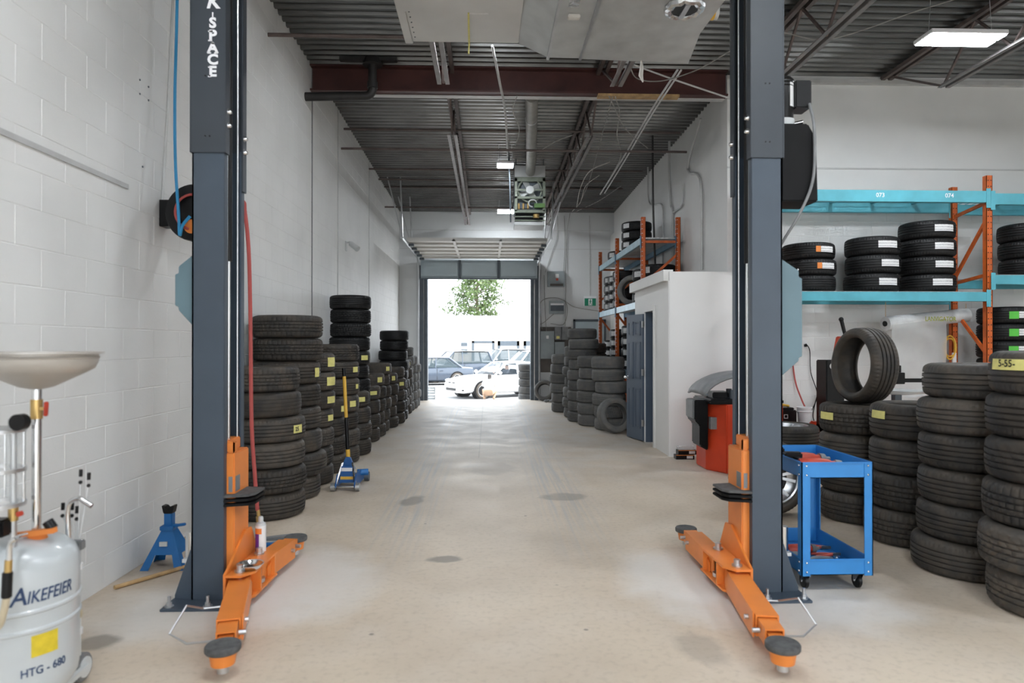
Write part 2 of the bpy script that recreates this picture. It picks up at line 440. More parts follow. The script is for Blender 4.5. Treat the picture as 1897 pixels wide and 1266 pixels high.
def block_mesh(w_, h_, d=.0025, c=.003):
    m = MB()
    a, b = w_ / 2, h_ / 2
    m.add([(0, -a, -b), (0, a, -b), (0, a, b), (0, -a, b), (d, -a + c, -b + c), (d, a - c, -b + c), (d, a - c, b - c), (d, -a + c, b - c)],
          [(4, 5, 6, 7), (0, 1, 5, 4), (1, 2, 6, 5), (2, 3, 7, 6), (3, 0, 4, 7)])
    return m
BW, BH = .405, .2
wl = MB(); wl.box(XL - .25, XL, YN, YF + .25, 0, 5.6)
wall_left = struct(wl.build('wall_left', WALL, smooth=False))
bm_full = block_mesh(BW - .003, BH - .003).mesh('block', smooth=False, fix=False); bm_full.materials.append(WALL)
bm_half = block_mesh(BW / 2 - .003, BH - .003).mesh('block', smooth=False, fix=False); bm_half.materials.append(WALL)
cand = []
for c in range(26):
    y = YN + (BW / 2 if c % 2 else BW)
    while y < YF - BW / 2:
        cand.append((y, .1 + c * BH)); y += BW
cand.sort(key=lambda p: (0 if 3.0 < p[0] < 7.9 and p[1] < 5.15 else 1, p[0]))
rest = MB()
for i, (y, z) in enumerate(cand):
    if i < 300:
        o = link('block', bm_full, wall_left); o.location = (XL, y, z)
    else:
        b_ = block_mesh(BW - .003, BH - .003)
        rest.add([(v[0] + XL, v[1] + y, v[2] + z) for v in b_.v], b_.f)
ro = rest.build('block_courses', WALL, wall_left, smooth=False, fix=False); ro['kind'] = 'stuff'
# control joints and a surface strip on the left wall
for px in (577, 625, 683):
    y = at_x(px, 500, XL).y
    m = MB(); m.box(XL, XL + .012, y - .012, y + .012, 0, 5.2)
    m.build('control_joint', GREY if px == 577 else CONDUIT, wall_left, smooth=False)
m = MB(); m.box(XL, XL + .012, 2.2, 4.55, 2.515, 2.545); m.build('surface_strip', CONDUIT, wall_left, smooth=False)

wb = MB(); wb.box(XR, XW + .2, YB, YB + .25, 0, 5.6)
wall_back = struct(wb.build('wall_back', WALL, smooth=False))
for c in range(17):
    x = XR + (BW / 2 if c % 2 else BW)
    while x < 7.9:
        o = link('block', bm_full, wall_back); o.location = (x, YB, .1 + c * BH); o.rotation_euler = (0, 0, -PI / 2); x += BW
m = MB(); m.box(XR, XW, YB - .012, YB, 3.93, 3.95); m.build('wall_seam', CONDUIT, wall_back, smooth=False)
# steel ledger and flashing where the deck meets the wall
m = MB(); m.box(3.7, XW, YB - .07, YB, 5.10, 5.16); m.build('ledger_angle', CONDUIT, wall_back, smooth=False)

wr = MB(); wr.box(XR, XR + .25, YB + .25, YF, 0, 4.42); wr.box(XR + .10, XR + .25, YB + .25, YF, 4.42, 5.6)
wr.add([(XR, YB + .25, 4.30), (XR, YF, 4.30), (XR + .1, YF, 4.48), (XR + .1, YB + .25, 4.48)], [(0, 1, 2, 3)])
struct(wr.build('wall_right', WALL, smooth=False))
ww = MB(); ww.box(XW, XW + .2, YN, YB, 0, 5.6); struct(ww.build('wall_wing', WALL, smooth=False))
# unseen near wall behind the camera; two open door ways added for fill daylight
wn = MB()
for a, b in ((XL - .2, -1.4), (1.8, 3.6), (6.8, XW)): wn.box(a, b, YN - .2, YN, 0, 3.5)
wn.box(XL - .2, XW, YN - .2, YN, 3.5, 5.6)
struct(wn.build('wall_near', WALL, smooth=False))
# far wall
wf = MB(); wf.box(XL, DX0, YF, YF + .25, 0, 5.6); wf.box(DX1, XR + .25, YF, YF + .25, 0, 5.6); wf.box(DX0, DX1, YF, YF + .25, DZ, 5.6)
wall_far = struct(wf.build('wall_far', WALLG, smooth=False))
for z in (4.05, 4.55): MB().box(XL, XR, YF - .006, YF, z, z + .012).build('wall_seam', CONDUIT, wall_far, smooth=False)

# corrugated steel deck
dk = MB(); prof = []; y = YN - .2; P = .152
while y < YF + .25:
    z = zdeck(y)
    prof += [(y, z), (y + .045, z), (y + .060, z + .038), (y + .137, z + .038)]; y += P
def strip(pr, x0, x1):
    n = len(pr); dk.add([(x0, a, b) for a, b in pr] + [(x1, a, b) for a, b in pr], [(i, i + 1, n + i + 1, n + i) for i in range(n - 1)])
strip([p for p in prof if p[0] <= YB + .1], XL - .1, XW + .1)
strip([p for p in prof if p[0] > YB - .1], XL - .1, XR + .24)
dk.box(XL - .3, XW + .3, YN - .3, YB + .3, 5.35, 5.6); dk.box(XL - .3, XR + .3, YB, YF + .4, 5.36, 5.6)
struct(dk.build('ceiling', DECK, smooth=False, fix=False))

# ---- steel I-beam across the aisle
t = thing('roof_beam', 'dark red steel I-beam crossing the aisle under the roof deck', 'beam', (.45, 9.22, 4.87))
m = MB(); m.box(XL, XR - .05, 9.215, 9.235, 4.89, 5.20); m.build('web', STEELB, t, smooth=False)
m = MB(); m.box(XL, XR - .05, 9.12, 9.33, 4.87, 4.892); m.build('bottom_flange', STEELB, t, smooth=False)
m = MB(); m.box(XL, XR - .05, 9.12, 9.33, 5.195, 5.215); m.build('top_flange', STEELB, t, smooth=False)
m = MB(); m.box(1.48, 2.58, 9.10, 9.22, 4.835, 4.868); m.build('timber_batten', WOOD, t, smooth=False)
m = MB(); m.box(XL + .02, XR - .06, 9.24, 9.33, 4.855, 4.868); m.build('pale_edge_strip', CONDUIT, t, smooth=False)

# ---- open web joists
def joist(x, ya, yb, ea, eb, label, near=True):
    "bottom chord ya..yb, top chord ea..eb"
    t = thing('roof_joist', label, 'roof joist', (x, (ya + yb) / 2, 4.55), 'open web steel roof joists')
    zb = 4.60; zt = lambda y: zdeck(y) - .05
    for s in (-1, 1):
        m = MB(); m.box(x + s * .05 - .024, x + s * .05 + .024, ya, yb, zb - .004, zb + .004); m.box(x + s * .028 - .004, x + s * .028 + .004, ya, yb, zb, zb + .045)
        m.build('bottom_chord', JOISTG, t, smooth=False)
        m = MB(); m.bar((x + s * .05, ea, zt(ea)), (x + s * .05, eb, zt(eb)), .05, .05); m.build('top_chord', JOIST, t, smooth=False)
    n = max(2, round((yb - ya) / .55)); up = False; pts = []
    for i in range(n + 1):
        y = ya + (yb - ya) * i / n; pts.append((x, y, zt(y) if up else zb + .02)); up = not up
    pts = [(x, ea + .1, zt(ea))] + pts + [(x, eb - .1, zt(eb))]
    for p, q in zip(pts, pts[1:]):
        MB().bar(p, q, .025, .025).build('web_bar', JOIST, t, smooth=False)
joist(-.53, 10.12, 17.75, 9.30, 18.28, 'far joist left of the hanging heater, beyond the red beam')
joist(1.54, 10.12, 17.75, 9.30, 18.28, 'far joist right of the hanging heater, beyond the red beam')
joist(-.53, -2.9, 8.15, YN, 9.2, 'near joist left of the aisle, ending at the red beam above the duct')
joist(1.54, -2.9, 8.15, YN, 9.2, 'near joist right of the aisle, ending at the red beam behind the duct')
joist(3.42, -2.9, 7.85, YN, 9.25, 'brown joist just right of the right lift post')
joist(5.50, -2.9, 8.05, YN, 9.25, 'brown joist passing under the deck beside the twin strip lamp')
# ---- bridging bars and pipes across the aisle
names = ['thin bridging bar nearest the red beam, close under the deck', 'thin bridging bar at joist bottom level nearest the red beam', 'thin bridging bar in front of the hanging heater',
         'thin bridging bar just above the heater fan', 'thin bridging bar level with the heater, close under deck', 'thin bridging bar nearest the far door']
for (py, Y, x0, x1), nm in zip(((242, 11.25, XL, 3.2), (278, 11.05, XL, 3.25), (315, 13.6, XL, 3.1), (334, 14.8, XL, 2.9), (348, 15.6, XL, 3.1), (385, 15.7, XL, 2.9)), names):
    z = at_y(900, py, Y).z
    whole('bridging_bar', MB().tube([(x0, Y, z), (x1, Y, z)], .019, 8), JOIST, nm, 'bar', 'bridging bars')
z = at_y(600, 66, 7.4).z
whole('bridging_bar', MB().tube([(XL, 7.4, z), (-.55, 7.4, z)], .022, 8), JOIST, 'dark bar under the deck from the left wall towards the duct', 'bar', 'bridging bars')
# black iron drain pipe near the beam on the left
pa = at_y(690, 112, 8.9); pb = at_y(690, 178, 8.9)
t = thing('drain_pipe', 'black iron drain pipe elbow in front of the red beam by the left wall', 'pipe', (pb.x, 8.9, pb.z))
m = MB(); m.tube([(pb.x, 8.9, 5.22), (pb.x, 8.9, pb.z + .09)] + arc((pb.x - .09, 8.9, pb.z + .09), .09, 0, -PI / 2, 6) + [(XL, 8.9, pb.z - .02)], .055, 14); m.build('pipe', DARKPIPE, t)
m = MB(); m.cyl((pb.x, 8.9, 5.12), (pb.x, 8.9, 5.21), .13, .10, 18); m.build('roof_drain_flange', DARKPIPE, t)
m = MB(); m.cyl((pb.x, 8.9, pb.z + .10), (pb.x, 8.9, pb.z + .18), .068, n=16); m.build('coupling', DARKPIPE, t)
m = MB(); m.box(pb.x - .42, pb.x + .32, 8.86, 8.94, 5.17, 5.215); m.build('support_rail', DARKPIPE, t)

# ---- overhead door of the far opening (raised)
def door_far():
    t = struct(thing('door_1', 'raised sectional overhead door and tracks at the bright far opening', 'overhead door', ((DX0 + DX1) / 2, YF, 0)))
    yv = YF - .10
    # hanging lower section with three pale panels
    zb, ztp = 3.245, 3.735
    m = MB(); m.box(DX0 - .1, DX1 + .1, yv - .02, yv + .02, zb, ztp); sec = m.build('hanging_section', DOORG, t, smooth=False)
    L_ = DX1 - DX0 + .2
    for k in range(3):
        x0 = DX0 - .1 + L_ * k / 3 + .05; x1 = DX0 - .1 + L_ * (k + 1) / 3 - .05
        MB().box(x0, x1, yv - .034, yv - .02, zb + .05, ztp - .05).build('panel', DOORG, sec, smooth=False, bev=.008)
    for k in (1, 2):
        x0 = DX0 - .1 + L_ * k / 3; MB().box(x0 - .035, x0 + .035, yv - .045, yv - .02, zb, ztp).build('stile', DARKFR, sec, smooth=False)
    MB().box(DX0 - .1, DX1 + .1, yv - .05, yv + .02, zb - .02, zb + .012).build('bottom_seal', DARKFR, sec, smooth=False)
    # sections lying in the horizontal tracks
    zz = 3.80; n = 5; y0, y1 = 15.0, 18.1
    for k in range(n):
        a = y0 + (y1 - y0) * k / n; b = y0 + (y1 - y0) * (k + 1) / n
        m = MB(); m.box(DX0 - .1, DX1 + .1, a + .02, b - .02, zz, zz + .04)
        m.box(DX0 - .1, DX1 + .1, a + .02, a + .07, zz - .035, zz); m.box(DX0 - .1, DX1 + .1, b - .07, b - .02, zz - .035, zz)
        s = m.build('door_section', DOORW, t, smooth=False)
        for j in (1, 2):
            x0 = DX0 - .1 + L_ * j / 3; MB().box(x0 - .03, x0 + .03, a + .02, b - .02, zz - .04, zz).build('stile', DOORW, s, smooth=False)
        for x0 in (DX0 - .06, DX1 + .06):
            MB().box(x0 - .06, x0 + .06, b - .09, b + .03, zz - .07, zz - .02).build('hinge', DARKFR, s, smooth=False)
    for s_, x0 in ((-1, DX0 - .16), (1, DX1 + .16)):
        m = MB(); m.tube([(x0, yv, 0.0), (x0, yv, 3.3)] + [(x0, yv - .42 + .42 * math.cos(a), 3.36 + .42 * math.sin(a)) for a in [i * PI / 16 for i in range(1, 9)]] + [(x0, 14.7, 3.79)], .028, 6)
        m.build('track', ZINC, t)
        m = MB(); m.box(min(x0, x0 - s_ * .12), max(x0, x0 - s_ * .12), yv + .02, yv + .099, 0, 3.6); m.build('jamb_angle', DARKFR, t, smooth=False)
        for yy in (14.8, 16.6):
            for dx_ in (-.0, .28 * s_):
                MB().bar((x0, yy, 3.8), (x0 + dx_ + (-.05 if s_ < 0 else .05), yy + .02, zdeck(yy)), .025, .025).build('track_hanger', ZINC, t, smooth=False)
    # jack shaft with springs over the header
    MB().cyl((DX0 - .2, YF - .12, 3.98), (DX1 + .2, YF - .12, 3.98), .016, n=10).build('shaft', ZINC, t)
    MB().cyl((DX1 + .02, yv - .12, 3.1), (DX1 + .02, yv - .12, .25), .008, n=6).build('pull_rope', RAG, t)
door_far()
for x0, x1 in ((DX0 - .02, DX0 + .07), (DX1 - .07, DX1 + .02)):
    o = MB().box(x0, x1, YF - .02, YF + .27, 0, DZ).build('trim_1' if x0 < 0 else 'trim_2', DARKFR, smooth=False); struct(o)

# ---- white office box on the right with its slate door
OX, OY0, OY1, OZ = 2.42, 9.02, 11.15, 2.47
ds0, ds1, dzh = 9.86, 10.40, 1.99
m = MB()
m.box(OX, 3.40, OY0, OY0 + .12, 0, OZ)
m.box(OX, OX + .12, OY0 + .12, ds0, 0, OZ); m.box(OX, OX + .12, ds1, OY1, 0, OZ); m.box(OX, OX + .12, ds0, ds1, dzh, OZ)
m.box(OX + .02, XR - .005, OY1, OY1 + .1, 0, OZ - .01); m.box(OX + .03, XR - .01, OY0 + .03, OY1 + .07, OZ - .06, OZ - .002)
m.box(3.3, 3.40, OY0 + .12, YB, 0, OZ)
office = struct(m.build('wall_office', OFFW, smooth=False))
m = MB(); m.box(OX - .07, OX + .06, OY0 + .05, OY1 + .12, OZ - .12, OZ + .03); m.build('roof_trim', OFFW, office, smooth=False)
m = MB(); m.box(OX - .012, OX, OY0 + .01, OY0 + .07, 0, OZ - .12); m.build('corner_bead', OFFW, office, smooth=False)
for a, b, z0, z1 in ((ds0 - .07, ds0, 0, dzh + .07), (ds1, ds1 + .06, 0, dzh + .07), (ds0, ds1, dzh, dzh + .07)):
    MB().box(OX - .022, OX + .02, a, b, z0, z1).build('door_casing', OFFW, office, smooth=False)
MB().box(OX - .003, OX + .125, ds1 - .014, ds1 - .001, 0, dzh).build('door_jamb', DOORB, office, smooth=False)
MB().box(OX - .003, OX + .125, ds0 + .001, ds0 + .014, 0, dzh).build('door_jamb', DOORB, office, smooth=False)
d1 = struct(thing('door_2', 'slate blue six panel door standing open beside white office box', 'door', (OX - .03, ds1 + .01, .015)))
DWd, DHt, DTh = .56, 1.95, .036
m = MB(); m.box(0, DWd, -DTh / 2, DTh / 2, 0, DHt); slab = m.build('slab', DOORB, None, smooth=False); slab.parent = d1
for (x0, x1) in ((.07, .245), (.315, .49)):
    for (z0, z1) in ((.18, .80), (.94, 1.52), (1.62, 1.84)):
        for s in (-1, 1):
            mm = MB(); y_ = s * DTh / 2
            fr = [(x0, z0), (x1, z0), (x1, z1), (x0, z1)]; w_ = .022
            for (a, b, c, e) in ((x0, x1, z0, z0 + w_), (x0, x1, z1 - w_, z1), (x0, x0 + w_, z0, z1), (x1 - w_, x1, z0, z1)):
                mm.box(a, b, min(y_, y_ + s * .008), max(y_, y_ + s * .008), c, e)
            mm.box(x0 + .035, x1 - .035, min(y_, y_ + s * .006), max(y_, y_ + s * .006), z0 + .035, z1 - .035)
            o = mm.build('panel', DOORB, None, smooth=False); o.parent = slab
for s in (-1, 1):
    mm = MB(); mm.lathe([(.0, 0), (.024, .0), (.024, .006), (.011, .008), (.011, .03), (.026, .036), (.030, .048), (.024, .060), (0, .064)], n=18, axis='y')
    o = mm.build('knob', CHROME, None); o.parent = slab; o.location = (DWd - .06, s * DTh / 2, .96); o.rotation_euler = (0, 0, 0 if s > 0 else PI)
for z in (.22, 1.0, 1.74):
    o = MB().box(-.012, .03, -DTh / 2 - .004, DTh / 2 + .004, z, z + .10).build('hinge', ZINC, None, smooth=False); o.parent = slab
d1.rotation_euler = (0, 0, R(90 + 14))
# ================================================================ tires
def tire_mesh(pat, N=180):
    gro = (-.046, -.0155, .0155, .046); gw = .0052; gd = .011
    tr = []
    zs = [-.079]
    for g in gro: zs += [(zs[-1] + g - gw) / 2, g - gw, g - gw * .5, g + gw * .5, g + gw]
    zs += [(zs[-1] + .079) / 2, .079]
    for z in zs:
        deep = any(abs(z - g) < gw * .7 for g in gro) and pat != 3
        tr.append((.3305 - .10 * z * z / .088 - (gd if deep else (.003 if pat == 3 and any(abs(z - g) < gw * .7 for g in gro) else 0)), z, 't'))
    side = [(.3175, .089, 's'), (.3085, .097, 's'), (.296, .1035, 'w'), (.280, .1085, 'w'), (.264, .1095, 'w'), (.256, .1100, 'w'), (.250, .1085, 'w'), (.236, .104, 'w'), (.224, .098, 'w'), (.216, .092, 'w')]
    inner = [(.213, .082, 'i'), (.222, .078, 'i'), (.262, .094, 'i'), (.298, .090, 'i'), (.314, .060, 'i'), (.316, 0, 'i')]
    prof = [(r, -z, k) for r, z, k in reversed(side)] + tr + side + inner + [(r, -z, k) for r, z, k in reversed(inner[:-1])]
    if pat == 5: prof = [(r if r > .31 else .31 - (.31 - r) * .72, z, k) for r, z, k in prof]
    m = MB(); M = len(prof); vs_ = []
    for j, (r, z, k) in enumerate(prof):
        for i in range(N):
            q = r; az = abs(z)
            if k == 't' or k == 's':
                if pat in (0, 5) and az > .056 and i % 3 == 0: q -= .005
                elif pat == 1 and (i + (2 if -.034 < z < .034 else 0)) % 4 == 0: q -= .007
                elif pat == 2 and (i + int(az / .0085)) % 5 == 0: q -= .008
                elif pat == 2 and (i + int(az / .0085)) % 5 == 1: q -= .004
                elif pat == 3 and az > .06 and i % 5 == 0: q -= .003
                elif pat == 4 and (i + int((z + .1) / .014)) % 6 in (0,): q -= .006
            a = i * 2 * PI / N
            vs_.append((q * math.cos(a), q * math.sin(a), z))
    fs = []
    for j in range(M):
        k = (j + 1) % M
        fs += [(j * N + i, j * N + (i + 1) % N, k * N + (i + 1) % N, k * N + i) for i in range(N)]
    m.add(vs_, fs)
    return m.mesh('tire', smooth=True, fix=True)
_TM = {}
def tmesh(pat, material):
    if ('b', pat) not in _TM: _TM['b', pat] = tire_mesh(pat)
    k = (pat, material.name)
    if k not in _TM:
        me = _TM['b', pat].copy(); me.materials.clear(); me.materials.append(material); _TM[k] = me
    return _TM[k]
_TP = {}
def tape_mesh(wa, z0, z1, material):
    k = (round(wa, 3), z0, z1, material.name)
    if k not in _TP:
        m = MB(); n = 9; vs_ = []
        for r in (.3325, .3345):
            for i in range(n):
                a = -wa / 2 + wa * i / (n - 1)
                for z in (z0, (z0 + z1) / 2, z1):
                    vs_.append(((r - .085 * z * z / .088) * math.cos(a), (r - .085 * z * z / .088) * math.sin(a), z))
        fs = []; h = n * 3
        for b in (0, h):
            for i in range(n - 1):
                for j in (0, 1): fs.append((b + i * 3 + j, b + i * 3 + 3 + j, b + i * 3 + 4 + j, b + i * 3 + 1 + j))
        rim = [i * 3 for i in range(n)] + [(n - 1) * 3 + 1] + [i * 3 + 2 for i in range(n - 1, -1, -1)] + [1]
        fs += [(rim[i], rim[(i + 1) % len(rim)], rim[(i + 1) % len(rim)] + h, rim[i] + h) for i in range(len(rim))]
        m.add(vs_, fs); me = m.mesh('tape_label', smooth=True); me.materials.append(material); _TP[k] = me
    return _TP[k]
def tire(x, y, z0, D, W, pat, material, label, group, rz=None):
    o = link('tire', tmesh(pat, material)); o.location = (x, y, z0 + W / 2); o.scale = (D / .66, D / .66, W / .22)
    o.rotation_euler = (random.uniform(-.002, .002), random.uniform(-.002, .002), random.choice((0, PI / 2, PI, -PI / 2)) if rz is None else rz)
    return tag(o, label, 'tire', group)
def tape(o, dang, wa=.3, z0=-.03, z1=.035, material=None, name='tape_label', label=None):
    "sticker on the tread; dang is measured from the direction towards the aisle viewer"
    base = math.atan2(-o.location.y, -o.location.x)
    c = link(name, tape_mesh(wa, z0, z1, material or YTAPE), o)
    c.rotation_euler = (0, 0, base + dang - o.rotation_euler.z)
    if label: c['label'] = label
    return c
def tangent(px, Y, Rr, side):
    v = _d(px, 638); a = math.atan2(v[0], v[1])
    return math.tan(a) * Y + side * Rr / math.cos(a)

def stack(x, y, n, D, W, pats, material, where, group, tapes={}, adj='worn', jit=.02, z0=0., jx=None, base_word='floor'):
    out = []
    for k in range(n):
        tp = tapes.get(k)
        a = adj
        if tp: a = 'yellow taped ' + adj
        if n == 1: lab = f'{a} tire lying alone {where}'
        elif k == 0: lab = f'{a} tire at the bottom of {where}'
        elif k == n - 1: lab = f'{a} tire on top of {where}'
        else: lab = f'{a} tire, {ORD[k]} from the bottom of {where}'
        dx = (jx[k] if jx else random.uniform(-jit, jit)); dy = random.uniform(-jit, jit) * .6
        d = D * random.uniform(.955, .985)
        o = tire(x + dx, y + dy, z0 + k * W * 1.003 - .0, d, W, pats[k % len(pats)], material, lab, group)
        if tp: tape(o, *tp)
        out.append(o)
    return out

# ---- along the left wall, numbered from the lift post
GL = 'used tires stacked along the left wall'
LS = [  # Y, pixel of right edge, n, D, W, patterns, material, tapes {k:(angle,width,z0,z1)}
    (6.13, 568, 6, .69, .217, (0, 1, 4, 0, 3, 1), RUBBER, {3: (.62, .34, -.035, .035)}),
    (6.84, 598, 8, .70, .222, (0, 0, 3, 0, 4, 0, 1, 1), RUBBER, {5: (.80, .26, -.045, .045)}),
    (7.50, 621, 7, .64, .200, (3, 0, 1, 0), RUBBER, {4: (.75, .5, -.04, .04), 5: (.75, .55, -.05, .05), 6: (.78, .5, -.05, .06), 3: (.85, .4, -.03, .04)}),
    (8.14, 643, 4, .63, .214, (0, 1, 0, 3), RUBBER, {3: (.85, .35, -.04, .03)}),
    (8.79, 666, 7, .66, .214, (0, 1, 0, 3, 0, 0, 2), RUBBER, {3: (.55, .35, -.035, .04), 5: (.72, .34, -.035, .035), 4: (.8, .2, -.03, .03)}),
    (9.44, 688, 4, .64, .215, (0, 2, 0, 0), RUBBER, {3: (.42, .42, -.03, .035)}),
    (10.06, 687, 11, .61, .200, (0, 3, 0, 1, 2), RUBBERN, {6: (.52, .45, -.035, .04)}),
    (10.66, 705, 4, .61, .215, (0, 0, 3), RUBBER, {3: (.42, .45, -.03, .03)}),
    (11.27, 715, 5, .60, .205, (1, 0, 0), RUBBER, {4: (.55, .38, -.045, .045)}),
    (11.87, 725, 6, .61, .196, (0, 0, 3), RUBBER, {5: (.6, .3, -.04, .04)}),
    (12.47, 738, 5, .60, .196, (0, 3), RUBBER, {4: (.55, .3, -.04, .05)}),
    (13.07, 752, 5, .61, .214, (0, 0, 1), RUBBER, {3: (.5, .4, -.03, .04)}),
    (13.68, 757, 9, .59, .196, (3, 0), RUBBERN, {}),
    (14.27, 759, 6, .58, .195, (0, 3), RUBBER, {5: (.6, .4, -.04, .04)}),
    (14.86, 764, 6, .58, .195, (0, 1), RUBBER, {5: (.6, .4, -.04, .04)}),
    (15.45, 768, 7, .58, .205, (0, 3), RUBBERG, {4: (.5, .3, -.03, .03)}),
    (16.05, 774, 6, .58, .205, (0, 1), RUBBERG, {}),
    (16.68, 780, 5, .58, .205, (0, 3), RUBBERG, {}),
]
for i, (Y, px, n, D, W, pats, mt, tp) in enumerate(LS):
    x = max(tangent(px, Y, D / 2, -1), XL + D / 2 + (.055 if i == 0 else .035))
    jx = None
    if i == 0: jx = [0, .01, -.005, -.01, -.035, -.05]
    if i == 1: jx = [-.03, .03, -.02, -.025, -.03, -.03, -.01, -.01]
    st = stack(x, Y, n, D, W, pats, mt, f'the {NTH[i]} stack along the left wall', GL, {k: (min(v[0] + .28, 1.1),) + v[1:] for k, v in tp.items()}, jx=jx)
    if i == 0:
        t_ = [c for c in st[3].children][0]
        text('marker_writing', '25', .05, INKB, t_, (.3375, -.02, 0), (PI / 2, 0, PI / 2), off=.001, ext=.0004, local=True)

# ---- along the right side of the aisle
GR = 'used tires stacked along the right side of the aisle'
RS = [(11.98, 1095, 6, .61, .213, (3, 1, 0, 3, 0, 3)), (12.64, 1070, 6, .60, .213, (3, 0, 0, 3)), (13.29, 1051, 9, .60, .200, (2, 2, 0, 0, 3)),
      (14.03, 1043, 7, .58, .208, (0, 0, 3)), (15.2, 1019, 6, .60, .212, (0, 3, 0))]
for i, (Y, px, n, D, W, pats) in enumerate(RS):
    stack(tangent(px, Y, D / 2, 1), Y, n, D, W, pats, RUBBERG, f'the {NTH[i]} stack from the slate door', GR, adj='dusty grey', jx=([.05, .04, .01, .06, .0, -.01] if i == 0 else None), jit=.03)
stack(2.28, 14.46, 7, .54, .217, (0, 3), RUBBER, 'the stack half hidden before the rack post', GR, adj='dark')
def standing(x, y, zc, D, W, pat, material, axis, label, group=None, roll=0.):
    "a tire whose axle points along axis"
    o = link('tire', tmesh(pat, material)); o.location = (x, y, zc); o.scale = (D / .66, D / .66, W / .22)
    o.rotation_euler = Vector(axis).to_track_quat('Z', 'Y').to_euler()
    return tag(o, label, 'tire', group)
p = at_y(1141, 773, 11.42)
standing(p.x - .02, 11.44, .305, .60, .20, 3, RUBBERG, (.28, -1, .22), 'grey tire leaning upright against the first stack beside the slate door')
p = at_y(1009, 722, 17.95)
standing(p.x, 17.98, .275, .55, .19, 0, RUBBERG, (-.25, -1, .32), 'tire leaning on the far wall right of the door opening')

# ---- big stacks at the right edge
GB = 'big used tires stacked at the right edge'
BS = [(3.74, 1815, 6, .70, .243, (2, 2, 1, 4, 0, 0), 'the rightmost near stack', {5: (-.65, .95, .015, .07)}, [.02, -.035, .0, .005, .02, .03]),
      (4.44, 1692, 6, .70, .228, (0, 0, 0, 0, 0, 0), 'the second near stack from the right edge', {}, [-.04, -.01, .0, .01, .0, .05]),
      (5.13, 1602, 4, .67, .262, (1, 1, 0, 0), 'the third near stack from the right edge', {3: (-.92, .46, .015, .065)}, [-.03, 0, .02, .02]),
      (5.81, 1514, 4, .66, .247, (1, 0, 0, 1), 'the near stack under the standing tire', {3: (-.92, .52, -.01, .045)}, [0, 0, .0, .0])]
for (Y, px, n, D, W, pats, wh, tp, jx) in BS:
    st = stack(tangent(px, Y, D / 2, 1), Y, n, D, W, pats, RUBBER, wh, GB, tp, adj='large worn', jx=jx)
    if Y < 4:
        text('marker_writing', '5-55-', .05, INKB, st[5].children[0], (.3365, -.04, .047), (PI / 2, 0, PI / 2), off=.0008, ext=.0004, local=True,
             bend=lambda c: Vector((c.x, c.y, .0 - .5 * (c.x - .04) ** 2 / .335)))
    last = st[-1]
# the tire standing on the fourth stack
p = at_y(1600, 686, 5.85)
standing(p.x, 5.85, .247 * 3 * .999 + .247 + .326, .66, .245, 5, RUBBER, (-1, -.09, .05), 'black tire standing upright on top of a near stack, its hole showing')

# ---- wheels with rims near the right lift post
def rim_wheel(D, W, material, spokes=5, rimmat=ALLOY):
    "local: axle along z; returns meshes"
    k = D / .66; t = MB()
    rim = MB(); rim.lathe([(.214, .092), (.222, .100), (.216, .104), (.204, .096), (.196, .07), (.19, .03), (.185, -.09), (.214, -.10)], n=40)
    sp = MB()
    for i in range(spokes):
        a = i * 2 * PI / spokes
        for da in (-.09, .09):
            c, s = math.cos(a), math.sin(a); c2, s2 = math.cos(a + da * 2.1), math.sin(a + da * 2.1)
            sp.bar((.035 * c, .035 * s, .055), (.198 * c2, .198 * s2, .078), .022, .022)
    hub = MB(); hub.cyl((0, 0, .03), (0, 0, .072), .045, .034, 20)
    disc = MB(); disc.cyl((0, 0, -.02), (0, 0, -.012), .15, n=28)
    return k, [('rim', rim, rimmat), ('spoke_set', sp, rimmat), ('hub', hub, rimmat), ('brake_side_disc', disc, RIMD)]
def wheel(loc, axis, D, W, label, group=None, spokes=5, pat=0, rimmat=ALLOY, material=RUBBER, parent=None, name='wheel'):
    if parent is None: e = thing(name, label, 'wheel', loc, group)
    else:
        e = bpy.data.objects.new(name, None); COL.objects.link(e); e.parent = parent; e.location = loc
    e.rotation_euler = Vector(axis).to_track_quat('Z', 'Y').to_euler(); e.scale = (D / .66, D / .66, W / .22)
    o = link('tire', tmesh(pat, material), e)
    for nm, mb, mt in rim_wheel(D, W, material, spokes, rimmat)[1]:
        mb.v = [(v[0] * (1.10 if pat == 5 else 1), v[1] * (1.10 if pat == 5 else 1), v[2]) for v in mb.v]; me = mb.mesh(nm); me.materials.append(mt); link(nm, me, e)
    return e
p = at_y(1424, 890, 5.92)
wheel((p.x, 5.95, .333), (-.06, -1, .16), .66, .22, 'alloy wheel leaning upright behind the right lift post', spokes=6, pat=5)
xw = at_y(1456, 800, 6.95).x
for k in range(3):
    wheel((xw, 6.95, .113 + k * .226), (0, 0, 1), .64, .226, ['mounted wheel at the bottom of the low pile behind cart', 'mounted wheel in the middle of the low pile behind cart', 'wheel with silver rim on top of the low pile behind cart'][k],
          'mounted wheels lying in a pile', rimmat=ALLOY, pat=0)
